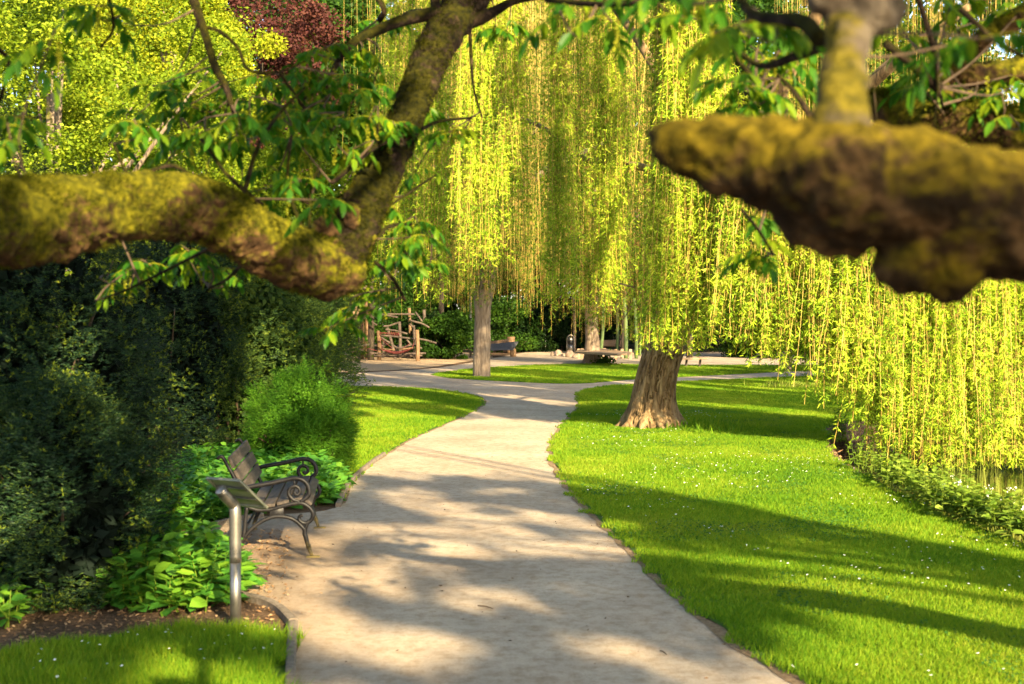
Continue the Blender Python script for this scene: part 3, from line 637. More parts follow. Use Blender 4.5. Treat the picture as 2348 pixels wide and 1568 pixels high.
for L in [
    [(1060, 30, 6.7, 24), (1000, 32, 6.6, 17), (930, 45, 6.5, 14), (860, 72, 6.4, 12), (800, 105, 6.3, 10), (770, 150, 6.3, 7), (745, 200, 6.3, 4)],
    [(1060, 50, 6.7, 24), (1100, 42, 6.7, 16), (1140, 22, 6.7, 12), (1180, 2, 6.7, 9), (1260, -10, 6.7, 6)],
    [(1020, 70, 6.6, 14), (1000, 20, 6.6, 12), (995, -40, 6.6, 11)],
    [(870, 45, 6.5, 8), (880, 20, 6.4, 7), (850, -30, 6.4, 8)],
    [(425, -60, 5.8, 11), (450, 20, 5.8, 11), (470, 80, 5.8, 10), (492, 150, 5.8, 9), (520, 205, 5.8, 8), (535, 260, 5.8, 5)],
    [(450, 60, 5.8, 5), (500, 70, 5.8, 5), (545, 110, 5.8, 4), (570, 160, 5.8, 4), (640, 165, 5.8, 3), (700, 140, 5.8, 2)],
    [(760, 420, 5.6, 5), (790, 395, 5.6, 6), (840, 350, 5.7, 7), (880, 325, 5.8, 7), (930, 318, 5.9, 6), (1000, 280, 6.1, 4), (1080, 270, 6.3, 3)],
    [(800, 590, 5.7, 8), (850, 560, 5.8, 6), (890, 520, 6, 5), (950, 515, 6.2, 4), (1000, 540, 6.3, 2)],
    [(880, 400, 6.0, 6), (820, 430, 6, 5), (740, 470, 5.9, 5), (690, 460, 5.9, 4)],
    [(690, 520, 5.4, 5), (660, 420, 5.4, 4), (668, 310, 5.4, 3)], [(710, 540, 5.4, 4), (712, 440, 5.4, 3), (735, 370, 5.4, 2)],
    [(600, 470, 5.2, 6), (520, 400, 5.2, 5), (470, 330, 5.3, 4), (430, 290, 5.3, 3)], [(560, 440, 5.2, 6), (590, 340, 5.3, 5), (640, 260, 5.4, 4), (700, 200, 5.5, 3)],
    [(470, 440, 5.0, 5), (400, 380, 5.0, 5), (300, 400, 5.0, 4), (262, 330, 5.0, 3)],
    [(240, -40, 5.0, 5), (260, 60, 5, 4), (230, 110, 5, 3)], [(-40, 90, 4.5, 8), (20, 140, 4.6, 5), (0, 230, 4.7, 4)],
    [(-40, 300, 4.5, 5), (40, 270, 4.6, 4), (100, 270, 4.7, 2)], [(640, 165, 5.8, 4), (700, 250, 5.9, 4), (760, 300, 6, 3)],
    [(500, 560, 5.2, 5), (420, 600, 5.4, 4), (300, 660, 5.6, 3), (220, 690, 5.7, 2)], [(560, 600, 5.3, 5), (520, 640, 5.6, 4), (480, 660, 5.8, 3)],
    [(860, 600, 5.9, 5), (900, 640, 6.0, 5), (930, 690, 6.1, 3)], [(880, 480, 6, 4), (940, 440, 6.3, 3), (1000, 400, 6.4, 2)], [(1075, 30, 6.7, 4), (1080, 130, 6.7, 4), (1085, 200, 6.7, 3), (1105, 270, 6.7, 2)]]:
    m = MB(); P, R = PT(L); anch.append(tube(m, P, R, 7, 5, .12, 14)); m.build('branch', M['rise_bark'], lw, True)
anch = np.vstack(anch+[anchL[40:], an2])
tw, lv, st, ct = MB(), MB(), MB(), MB()
cl = [(640, 150, 6.2, 2, 40), (700, 130, 6.3, 2, 40), (760, 130, 6.3, 3, 45), (420, 150, 6.0, 1, 25), (380, 230, 5.9, 2, 30), (450, 260, 5.8, 2, 40), (330, 180, 6.1, 1, 20), (560, 230, 5.7, 3, 40), (640, 270, 5.7, 4, 50), (720, 230, 6.0, 4, 50), (700, 330, 5.8, 4, 50),
      (560, 330, 5.7, 3, 45), (620, 380, 5.6, 3, 40), (800, 230, 6.3, 3, 40), (800, 320, 6.2, 3, 40), (900, 290, 6.0, 2, 30), (960, 280, 6.2, 1, 25), (300, 300, 5.7, 2, 35), (400, 340, 5.5, 3, 40), (260, 330, 5.8, 1, 25), (500, 420, 5.8, 2, 30),
      (720, 420, 5.9, 3, 35), (330, 600, 5.8, 2, 35), (420, 590, 5.9, 2, 35), (530, 620, 5.8, 2, 30), (290, 650, 6.0, 1, 20), (900, 480, 6.2, 2, 25), (960, 540, 6.4, 2, 30), (920, 600, 6.2, 2, 25), (980, 610, 6.3, 1, 20), (730, 715, 6.0, 1, 22), (790, 720, 6.3, 1, 18),
      (40, 270, 4.8, 2, 20), (180, 30, 5.2, 1, 25), (240, 20, 5.2, 1, 20), (110, 60, 5.2, 1, 25), (1040, 290, 6.6, 1, 20), (880, 60, 6.8, 2, 30), (860, 160, 6.6, 3, 35), (1150, 60, 7.2, 2, 40), (940, 410, 6.6, 1, 20), (500, 90, 6.8, 0, 20), (860, 690, 6.5, 1, 15)]
sprays(cl, tw, lv, st, ct, rng, .74, (3, 6), anch, .9, 1.0)
combine('foliage', [(lv, M['walnut_leaf']), (tw, M['twig']), (st, M['catkin']), (ct, M['catkin'])], lw)
# ---- right walnut
rw = thing('walnut_tree', 'near walnut tree whose knobbly mossy bough hangs across the right side, strongly out of focus', 'tree', (2.6, 1.9, 0))
m = MB()
limbR = [(1512, 322, 2.35, 24), (1550, 330, 2.3, 52), (1650, 350, 2.28, 82), (1790, 385, 2.25, 112), (1930, 410, 2.2, 138), (2080, 435, 2.2, 142), (2240, 480, 2.2, 146), (2420, 515, 2.2, 148), (2800, 540, 2.15, 155)]
limbR = [(x, y, z, r_*.96) for x, y, z, r_ in limbR]; P, R = PT(limbR); P += [np.array([2.3, 2.0, 1.9]), np.array([2.6, 1.9, .5]), np.array([2.6, 1.9, -.1])]; R += [.17, .26, .33]
tube(m, P, R, 24, 6, .16, 6); limbPts.append(np.array(P[:9]))
for (a, b, z, rx, ry) in [(2130, 560, 2.25, 122, 122), (1930, 500, 2.25, 100, 92), (1860, 465, 2.25, 90, 85), (2280, 555, 2.25, 130, 90), (1760, 425, 2.25, 70, 65), (1800, 318, 2.2, 110, 36), (2090, 580, 2.2, 70, 80), (2180, 600, 2.2, 60, 80), (1640, 320, 2.3, 70, 38)]:
    ico(m, W(a, b, z), (rx*z/F, .8*ry*z/F, ry*z/F), 20, .18, 2, int(a))
ms = MB(); tube(ms, *PT([(1925, 330, 2.2, 84), (1927, 275, 2.2, 60), (1930, 220, 2.25, 50), (1935, 150, 2.3, 46), (1945, 60, 2.35, 46), (1955, -40, 2.4, 50), (1980, -300, 2.5, 50)]), 18, 5, .1, 8)
for (a, b, r) in [(1990, 10, 66), (2040, 20, 42), (1900, -20, 50)]: ico(ms, W(a, b, 2.35), r*2.35/F, 18, .2, 2, b+5)
o = ms.build('limb', M['stub_bark'], rw, True); remesh(o, .009, .03, .08, .012, .02); o['label'] = 'grey upright limb rising from the bough'
o = m.build('limb', M['bough_bark_shaded'], rw, True); remesh(o, .008, .055, .10, .022, .022)
m = MB(); aR = []
for L in [
    [(1880, 90, 2.6, 22), (1840, 50, 2.7, 20), (1780, 45, 2.8, 17), (1720, 30, 2.9, 12), (1690, -20, 3.0, 10)],
    [(1900, 100, 3.4, 16), (1820, 130, 3.6, 12), (1740, 150, 3.8, 8), (1660, 90, 4.0, 5)],
    [(1700, 50, 4.5, 6), (1680, 120, 4.6, 6), (1740, 200, 4.7, 5), (1720, 260, 4.8, 4)],
    [(1860, 270, 4.5, 8), (1820, 210, 4.5, 6), (1780, 170, 4.5, 4)],
    [(1700, 480, 4.5, 4), (1740, 530, 4.7, 4), (1770, 580, 4.8, 3)],
    [(1250, 0, 4.5, 6), (1400, 10, 4.2, 8), (1550, -10, 4.0, 10), (1700, -40, 3.6, 12)], [(1500, 0, 4.0, 4), (1560, 50, 4.0, 3)],
    [(2100, -20, 4.5, 7), (2140, 110, 4.6, 7), (2145, 170, 4.7, 5), (2160, 240, 4.8, 3)],
    [(2030, 100, 4.5, 10), (2080, 140, 4.6, 10), (2150, 200, 4.8, 14)], [(2147, 140, 4.3, 2.5), (2150, 200, 4.3, 2.2), (2140, 300, 4.3, 2.2)], [(2003, 200, 4.3, 2), (2010, 290, 4.3, 2)],
    [(2200, 20, 4.0, 7), (2280, 90, 4.0, 6), (2347, 130, 4.0, 5)]]:
    m = MB(); P, R = PT(L); aR.append(tube(m, P, R, 7, 5, .12, 14)); m.build('branch', M['rise_bark'], rw, True)
aR = np.vstack(aR)
tw, lv, st, ct = MB(), MB(), MB(), MB()
sprays([(1260, 20, 4.4, 1, 25), (1400, 20, 4.2, 2, 40), (1550, 15, 3.6, 2, 35), (1620, 30, 3.4, 2, 30), (1480, 30, 3.9, 2, 30), (1700, 40, 3.5, 1, 25), (1690, 90, 4.8, 3, 35), (1760, 110, 4.8, 3, 40), (1680, 200, 5.0, 2, 30), (1780, 180, 5.0, 3, 35), (1830, 80, 5.0, 3, 30), (1720, 240, 5.0, 1, 20),
        (1720, 540, 5.2, 2, 25), (1760, 590, 5.2, 1, 15), (2210, 80, 3.2, 1, 20), (2290, 90, 3.0, 1, 20), (2120, 130, 5.2, 2, 35), (2200, 160, 5.4, 3, 45), (2310, 190, 5.4, 2, 35), (2060, 60, 5.0, 2, 25), (2300, 30, 5, 2, 30), (2200, 10, 4.6, 2, 40)], tw, lv, st, ct, rng, .8, (2, 4), aR, .5)
combine('foliage', [(lv, M['walnut_leaf']), (tw, M['twig']), (st, M['catkin']), (ct, M['catkin'])], rw)
# second mossy limb further back on the right
bw = thing('walnut_tree', 'second walnut limb covered in dark green moss, behind the blurred bough at the right edge', 'tree', (4.6, 5.2, 0))
m = MB()
P, R = PT([(1985, 235, 5.6, 22), (2030, 250, 5.5, 36), (2100, 262, 5.4, 42), (2200, 278, 5.3, 44), (2347, 300, 5.2, 48), (2600, 340, 5.1, 60), (2900, 400, 5.0, 80)]); P += [np.array([4.5, 5.2, 1.7]), np.array([4.6, 5.2, -.1])]; R += [.22, .30]
aB = tube(m, P, R, 18, 5, .14, 7)
tube(m, *PT([(2170, 270, 5.35, 26), (2165, 225, 5.3, 22), (2160, 190, 5.3, 20), (2180, 150, 5.3, 22), (2230, 110, 5.2, 22), (2300, 60, 5.1, 24), (2400, 10, 5.0, 26)]), 14, 5, .14, 7)
tube(m, *PT([(2160, 150, 5.3, 22), (2230, 170, 5.3, 30), (2300, 165, 5.3, 30), (2400, 150, 5.3, 30)]), 14, 5, .14, 7)
o = m.build('limb', M['mossy_bark'], bw, True); remesh(o, .014, .05, .09, .02, .02)
mo = MB(); moss(mo, P, R, 16000, rng, L=(.012, .035)); mo.build('moss', M['moss'], bw)
tw, lv, st, ct = MB(), MB(), MB(), MB()
sprays([(2250, 215, 5.5, 2, 40), (2320, 230, 5.5, 1, 25), (2080, 190, 5.6, 2, 30), (2250, 60, 5.4, 2, 40)], tw, lv, st, ct, rng, .8, (2, 4), aB, .4)
combine('foliage', [(lv, M['walnut_leaf']), (tw, M['twig']), (st, M['catkin']), (ct, M['catkin'])], bw)

# ------------------------------------------------------------------ willows
def strands(rngs, tops, bots, step=.05, leafL=.10, leafW=.016, bare=.15, wd=.0035, sway=.12, stem=None, leaf=None, dens=1.0):
    """tops (n,3), bots (n,) z of the ends"""
    n = len(tops); K = 9; t = np.linspace(0, 1, K)
    dr = rngs.normal(0, sway, (n, 2)); ph = rngs.uniform(0, 6.28, (n, 2)); am = rngs.uniform(.01, .10, (n, 2))
    L = tops[:, 2]-bots
    X = tops[:, None, 0]+dr[:, None, 0]*t+am[:, None, 0]*np.sin(ph[:, None, 0]+t*5)
    Yy = tops[:, None, 1]+dr[:, None, 1]*t+am[:, None, 1]*np.sin(ph[:, None, 1]+t*5)
    Zz = tops[:, None, 2]-L[:, None]*t
    P = np.stack([X, Yy, Zz], -1)
    a = rngs.uniform(0, PI, n); S = np.stack([np.cos(a), np.sin(a)*.4, 0*a], 1)*wd
    V = np.stack([P-S[:, None], P+S[:, None]], 2).reshape(n, K*2, 3); k = np.arange(K-1)
    q = np.stack([2*k, 2*k+1, 2*k+3, 2*k+2], -1); Q = (np.arange(n)[:, None, None]*K*2+q[None]).reshape(-1, 4)
    stem.add(V, None, Q)
    KT = 4; cnt = np.maximum((L*(1-bare)/(step*KT)*dens).astype(int), 3); idx = np.repeat(np.arange(n), cnt); tot = len(idx)
    u = bare+(1-bare)*rngs.random(tot)**.8
    u = np.clip(u, 0, .9999)*(K-1); i0 = u.astype(int); f = (u-i0)[:, None]
    c = P[idx, i0]*(1-f)+P[idx, i0+1]*f
    az = rngs.uniform(0, 2*PI, tot); sh = np.stack([np.cos(az), np.sin(az), rngs.normal(-1.1, .4, tot)], 1)*(rngs.random(tot)*.05)[:, None]
    c = np.repeat(c, KT, 0)+np.repeat(sh, KT, 0)*np.tile(np.linspace(.2, 1.4, KT), tot)[:, None]; az = np.repeat(az, KT)+rngs.normal(0, .9, tot*KT)
    D = np.stack([np.cos(az), np.sin(az), rngs.normal(-.75, .6, tot*KT)], 1); n2 = tot*KT
    leafquads(leaf, c, D, leafL*rngs.uniform(.55, 1.2, n2), leafW*rngs.uniform(.8, 1.3, n2), rngs, bend=.12)
def lock(px, Z, wpx, bot_py, n, ragged=90, top=None, rngs=None, clump=True):
    """one hanging lock of withies: strands gathered around column px at distance Z"""
    c = GZ(px, Z); w = wpx/F*Z; x = c[0]+rngs.normal(0, w*.5, n); y = Z+rngs.normal(0, max(.08, w*.25), n)
    zb = CAMH-(bot_py-735)/F*Z+np.abs(rngs.normal(0, ragged/F*Z, n)); zt = (top if top else CAMH+Z*.26+.8)+rngs.uniform(-.3, .6, n)
    zt = np.maximum(zt, zb+.8)
    return np.stack([x, y, zt], 1), np.maximum(zb, -.25)
# big trunk
def big_trunk():
    lev = [(1000, 1424, 1572), (985, 1422, 1568), (965, 1424, 1562), (950, 1436, 1554), (920, 1446, 1549), (890, 1452, 1549), (850, 1462, 1556), (810, 1474, 1570), (770, 1484, 1584), (720, 1496, 1604), (660, 1512, 1630), (600, 1535, 1655), (520, 1560, 1680)]
    Z0 = 24.55; cx = []; cz = []; rr = []
    for y, a, b in lev:
        p = W((a+b)/2, y, Z0); cx.append(p[0]); cz.append(CAMH-(y-735)/F*Z0+.06); rr.append((b-a)/2/F*Z0)
    cz = np.array(cz); o = np.argsort(cz); cz = cz[o]; cx = np.array(cx)[o]; rr = np.array(rr)[o]
    nz, nt_ = 260, 240; z = np.linspace(-.12, cz[-1], nz); X0 = np.interp(z, cz, cx); R0 = np.interp(z, cz, rr); th = np.arange(nt_)/nt_*2*PI
    ker = np.ones(15)/15; X0 = np.convolve(np.pad(X0, 7, 'edge'), ker, 'valid'); R0 = np.convolve(np.pad(R0, 7, 'edge'), ker, 'valid')
    TH, ZZ = np.meshgrid(th, z); cs, sn = np.cos(TH), np.sin(TH)
    flare = np.exp(-np.clip(ZZ, 0, 9)/.22); lob = 1+flare*(.13*np.sin(TH*5+1)+.10*np.sin(TH*3+.5)+.06*np.sin(TH*9))
    p = np.stack([cs*2.2, sn*2.2, ZZ*.45], -1)
    warp = fbm(np.stack([cs*3, sn*3, ZZ*1.6], -1), 1, 3, 2)
    rid = np.abs(fbm(np.stack([cs*5.2+warp, sn*5.2+warp, ZZ*1.1], -1), 2.2, 3, 5)-.5)*2
    r = R0[:, None]*lob*(1+.10*(fbm(p, 1, 3, 3)-.5)); r = r-.075*np.exp(-(rid/.06)**2)+.02*(fbm(p, 9, 2, 8)-.5)
    V = np.stack([X0[:, None]+cs*r, Z0+sn*r*.92+0*ZZ, ZZ], -1).reshape(-1, 3)
    i = np.arange(nz-1)[:, None]*nt_; j = np.arange(nt_)[None]; j2 = (j+1) % nt_
    m = MB(); m.add(V, None, np.stack([i+j, i+j2, i+nt_+j2, i+nt_+j], -1).reshape(-1, 4)); return m, np.array([X0[-1], Z0, z[-1]]), R0[-1]
bigw = thing('weeping_willow', 'big weeping willow with a thick leaning furrowed trunk on the right lawn', 'tree', GZ(1495, 24.5))
mt, ptop, rtop = big_trunk(); 
bc = GZ(1494, 24.5)
for az, ln in ((-2.6, .62), (-2.0, .45), (-1.35, .50), (-.6, .42), (-.1, .5), (3.0, .5)):
    dv = np.array([math.cos(az), math.sin(az), 0]); tube(mt, [bc+dv*.30+[0, 0, .26], bc+dv*.50+[0, 0, .11], bc+dv*(.5+ln*.25)+[0, 0, .035], bc+dv*(.5+ln*.6)+[.05, 0, -.04]], [.10, .08, .05, .02], 10, 6, .25, 5)
mt.build('trunk', M['willow_bark'], bigw, True)
m = MB()
def limb(m, L, rough=.10):
    L = [(x, y, z, r_*(1 if k == 0 else .55)) for k, (x, y, z, r_) in enumerate(L)]; tube(m, *PT(L), 12, 6, rough, 1.7)
limb(m, [(1618, 530, 24.55, 62), (1590, 460, 24.8, 48), (1520, 400, 27.5, 22), (1430, 375, 30, 14), (1350, 368, 31.5, 13), (1315, 350, 32, 15), (1280, 318, 32.5, 11), (1230, 285, 33, 9), (1160, 265, 33.5, 8), (1080, 272, 34, 5), (1000, 300, 34, 3)])
limb(m, [(1618, 540, 24.55, 62), (1650, 430, 24.4, 48), (1740, 300, 23.5, 36), (1840, 100, 23, 30), (1960, -150, 22.5, 24)])
limb(m, [(1640, 480, 24.4, 40), (1760, 380, 23, 34), (1900, 280, 21.5, 28), (2080, 120, 20.5, 22), (2300, -40, 20, 16)])
limb(m, [(1600, 470, 24.8, 34), (1560, 300, 25.5, 24), (1480, 120, 26.5, 18), (1350, -60, 27.5, 14)])
0 and limb(m, [(1340, 366, 27.2, 14), (1345, 410, 27.2, 7), (1330, 450, 27.2, 3)], .05); 0 and limb(m, [(1310, 350, 27.5, 8), (1290, 400, 27.6, 4), (1260, 440, 27.8, 2)], .05)
for L in [[(1500, 720, 23.5, 4), (1455, 700, 23.3, 3), (1430, 730, 23.2, 2)], [(1420, 650, 23.6, 2), (1470, 660, 23.6, 4), (1510, 640, 24, 5)]]: limb(m, L, .02)
m.build('limbs', M['willow_bark'], bigw, True)
rw_ = np.random.default_rng(21); ws, wl = MB(), MB()
T_, B_ = [], []
LOCKS = []
def L_(*a, **k):
    LOCKS.append((a[0], a[1]))
    if 1652 < a[0]: k['top'] = 5.0; a = (a[0], float(np.interp(a[0], [1600, 1800, 1950, 2400], [22.0, 21.0, 20.4, 20.2]))+abs(rw_.normal(0, .25)))+tuple(a[2:])
    t, b = lock(*a, rngs=rw_, **k); T_.append(t); B_.append(b)
# bright locks hanging over the path
for px, Z, w, bot, n, rg in [(905, 31, 26, 640, 22, 60), (945, 31, 22, 560, 16, 60), (985, 30, 28, 700, 30, 70), (1010, 31, 16, 640, 12, 60), (1075, 28, 24, 560, 22, 60), (1105, 28, 26, 620, 34, 60), (1135, 28, 18, 470, 14, 60), (1165, 28, 24, 470, 22, 60), (1195, 28, 16, 400, 10, 60), (1180, 30, 14, 560, 8, 50),
        (1272, 28, 16, 700, 20, 50), (1286, 28, 16, 715, 24, 60), (1345, 29, 12, 380, 8, 50), (1375, 30, 20, 700, 28, 60), (1400, 30, 20, 720, 34, 60), (1418, 29, 10, 560, 8, 60),
        (1510, 23, 22, 800, 26, 70), (1545, 22.5, 34, 815, 60, 60), (1585, 22.5, 36, 800, 55, 70), (1625, 22.5, 30, 730, 36, 70), (1560, 23, 60, 640, 40, 60), (1640, 22.5, 40, 560, 40, 90),
        (1680, 22.5, 36, 780, 40, 80), (1720, 22, 34, 815, 44, 80), (1765, 22, 34, 835, 50, 70), (1800, 21.5, 34, 850, 44, 80), (1840, 21, 34, 860, 50, 80), (1880, 20.8, 26, 890, 34, 80), (1905, 20.5, 14, 930, 8, 60), (1925, 20, 20, 925, 30, 90)]:
    L_(px, Z, w*.68, bot, int(n*2.0), rg*1.3)
for k in range(105):       # the dense curtain over the water
    px = 1935+rw_.random()*520; Z = 20.3-(px-1900)/480*1.6+rw_.normal(0, .8)
    bot = np.interp(px, [1935, 2003, 2030, 2110, 2200, 2347, 2500], [925, 950, 1060, 1085, 1065, 1080, 1080])+rw_.normal(-15, 22); L_(px, Z, rw_.choice([8, 16, 30, 60]), bot, 18, 70)
for k in range(40):
    px = 1600+rw_.random()*420; L_(px, 22.5-(px-1600)/420*1.5+rw_.random()*1.5, rw_.choice([10, 25, 50]), np.interp(px, [1600, 1700, 1900, 2000], [770, 800, 860, 960])-abs(rw_.normal(0, 70)), 14, 90)
for k in range(34):        # sparse veils left and centre
    px = 870+rw_.random()*640; L_(px, 28+rw_.random()*5, rw_.choice([4, 8, 20]), 330+rw_.random()**.7*370, rw_.integers(3, 9), 90)
T_ = np.vstack(T_); B_ = np.concatenate(B_)
strands(rw_, T_, B_,   .032, .098, .0195, .08, .0032, .27, ws, wl)
combine('foliage', [(wl, M['willow_leaf']), (ws, M['withy'])], bigw)
# left willow with the pale trunk and the middle one
def side_willow(label, px, Z, lev, xr, boty, n_locks, seed, zr, matname, leaf=(.13, .024), step=.07, per=18, skirt=None):
    th = thing('weeping_willow', label, 'tree', GZ(px, Z)); m = MB()
    P = []; R = []
    for y, a, b in lev: P.append(W((a+b)/2, y, Z)); R.append((b-a)/2/F*Z)
    tube(m, P, R, 28, 6, .10, 2.5); m.build('trunk', M[matname], th, True)
    top = np.array(P[-1]); r = np.random.default_rng(seed); m = MB()
    for k in range(7):
        az = k/7*2*PI+r.random()*.5; e = top+np.array([math.cos(az)*r.uniform(2, 5), math.sin(az)*r.uniform(2, 4), r.uniform(3, 6)])
        tube(m, [top-[0, 0, .4], top*.6+e*.4+[0, 0, .8], e], [R[-1]*.6, R[-1]*.35, .05], 9, 6, .15, 2)
    m.build('limbs', M[matname], th, True)
    ws, wl = MB(), MB(); T, B = [], []
    for k in range(n_locks):
        x = r.uniform(*xr); t, b = lock(x, r.uniform(*zr), r.choice([15, 40, 80, 120]), boty(x)+r.normal(0, 25)-abs(r.normal(0, 60)), int(per*r.uniform(.3, .9)), 90, rngs=r); T.append(t); B.append(b)
    if skirt:
        for k in range(skirt[3]):
            x = r.uniform(skirt[0], skirt[1]); t, b = lock(x, Z-r.uniform(.8, 2.2), r.choice([8, 20, 30]), skirt[2]+r.normal(0, 16)-abs(r.normal(0, 30)), 12, 60, rngs=r); T.append(t); B.append(b)
    strands(r, np.vstack(T), np.concatenate(B), step, leaf[0], leaf[1], .1, .004, .22, ws, wl)
    combine('foliage', [(wl, M['willow_leaf_shaded']), (ws, M['withy'])], th); return th
bl = lambda x: float(np.interp(x, [700, 860, 900, 980, 1060, 1120, 1200, 1300, 1400, 1500, 1600, 1700], [600, 735, 760, 745, 735, 710, 735, 745, 735, 730, 740, 760]))
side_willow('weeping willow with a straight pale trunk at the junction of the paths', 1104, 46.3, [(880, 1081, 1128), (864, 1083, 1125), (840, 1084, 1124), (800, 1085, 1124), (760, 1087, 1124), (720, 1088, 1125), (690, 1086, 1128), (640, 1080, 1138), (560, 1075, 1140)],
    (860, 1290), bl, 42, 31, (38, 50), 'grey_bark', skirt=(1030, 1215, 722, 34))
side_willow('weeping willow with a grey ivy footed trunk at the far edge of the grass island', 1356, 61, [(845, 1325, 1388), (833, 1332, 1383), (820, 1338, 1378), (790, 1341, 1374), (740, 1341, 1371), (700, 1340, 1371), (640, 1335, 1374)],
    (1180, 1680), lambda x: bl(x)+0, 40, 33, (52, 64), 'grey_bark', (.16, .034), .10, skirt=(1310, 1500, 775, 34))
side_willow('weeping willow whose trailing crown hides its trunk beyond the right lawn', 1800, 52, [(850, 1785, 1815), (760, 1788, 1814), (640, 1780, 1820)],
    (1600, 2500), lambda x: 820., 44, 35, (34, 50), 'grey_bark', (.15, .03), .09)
# ivy at middle trunk foot
m = MB(); r = np.random.default_rng(3); n = 260; c0 = GZ(1388, 60.2); c = c0+r.normal(0, 1, (n, 3))*[.22, .2, .18]; c[:, 2] = np.abs(c[:, 2])*1.1
leafquads(m, c, r.normal(size=(n, 3)), .13, .12, r); tag(m.build('ivy', M['mid_leaf'], origin=c0), 'patch of ivy at the right foot of the grey willow trunk', 'ivy')

# ------------------------------------------------------------------ broadleaf trees and shrubs
def crown(mb, c, rad, n, L, Wd, r, clumps=60, seed=0, shell=.6, cl=.22):
    d = unit(r.normal(size=(clumps, 3))); rr = r.uniform(shell, 1.0, clumps)**.7
    k = c+d*rr[:, None]*np.asarray(rad)*(.75+.5*fbm(d+seed, 1.5, 2, seed))[:, None]
    cr = r.uniform(.6, 1.4, clumps)*cl*np.mean(rad); i = r.integers(0, clumps, n)
    dd = unit(r.normal(size=(n, 3)))*(r.random(n)**.45)[:, None]; p = k[i]+dd*cr[i][:, None]*[1, 1, .75]
    p = p[p[:, 2] > .02]; n = len(p); D = r.normal(size=(n, 3))*[1, 1, .6]+[0, 0, -.25]
    leafquads(mb, p, D, L*r.uniform(.6, 1.3, n), Wd*r.uniform(.7, 1.3, n), r, bend=.06); return k
def tree(name, label, cat, base, rad, cz, n, L, Wd, mat, seed, trunk_r=.25, bark='dark_bark', group=None, clumps=70, shell=.45, cl=.24, nl=9):
    th = thing(name, label, cat, base, group); r = np.random.default_rng(seed); c = np.array([base[0], base[1], cz]); fo = MB()
    k = crown(fo, c, rad, n, L, Wd, r, clumps, seed, shell, cl); tr = MB()
    tube(tr, [base+np.array([0, 0, -.1]), base+np.array([.05, 0, cz*.4]), c+[0, 0, rad[2]*.2]], [trunk_r*1.2, trunk_r*.85, trunk_r*.4], 12, 6, .1, 3); tr.build('trunk', M[bark], th, True)
    li = MB()
    for q in range(min(nl, len(k))):
        a = base+np.array([0, 0, cz*r.uniform(.35, .8)]); e = k[q]; tube(li, [a, (a+e)/2+[0, 0, .3], e], [trunk_r*.4, trunk_r*.22, .02], 7, 5, .1, 2)
    li.build('limbs', M[bark if bark != 'dark_bark' else 'dark_bark'], th, True); fo.build('crown', M[mat], th); return th
# left bright trees
tree('hornbeam_tree', 'bright fresh green tree filling the upper left corner behind the yew', 'tree', GZ(120, 30), (5.0, 3.4, 5.2), 6.3, 95000, .11, .065, 'bright_leaf', 41, .25, 'grey_bark', clumps=170, shell=.3, cl=.17, nl=26)
tree('hornbeam_tree', 'green tree left of centre, lower crown behind the hanging walnut leaves', 'tree', GZ(520, 36), (3.8, 3, 4.2), 4.9, 62000, .12, .07, 'bright_leaf', 42, .22, 'grey_bark', clumps=120, shell=.3, cl=.18, nl=16)
tree('maple_tree', 'yellow leaved tree at the top left beside the copper beech', 'tree', GZ(400, 42), (3.9, 3, 4.2), 10.0, 60000, .12, .085, 'yellow_leaf', 43, .25, 'grey_bark', clumps=90, shell=.3, cl=.20, nl=14)
tree('copper_beech', 'dark red copper beech behind the yellow tree at the top left', 'tree', GZ(600, 50), (3.1, 3, 5.4), 11.2, 40000, .14, .10, 'copper_leaf', 44, .3, clumps=110, shell=.3, cl=.20)
tree('copper_beech', 'dark red copper beech seen through the willow strands in the centre right', 'tree', GZ(1470, 82), (4.2, 3.5, 6), 8.0, 24000, .24, .18, 'copper_leaf', 45, .3, clumps=70, shell=.3)
tree('copper_beech', 'dark red beech low behind the big willow trunk', 'tree', GZ(1690, 84), (5, 3, 4.5), 5.2, 16000, .24, .18, 'copper_leaf', 46, .3, clumps=60, shell=.3)
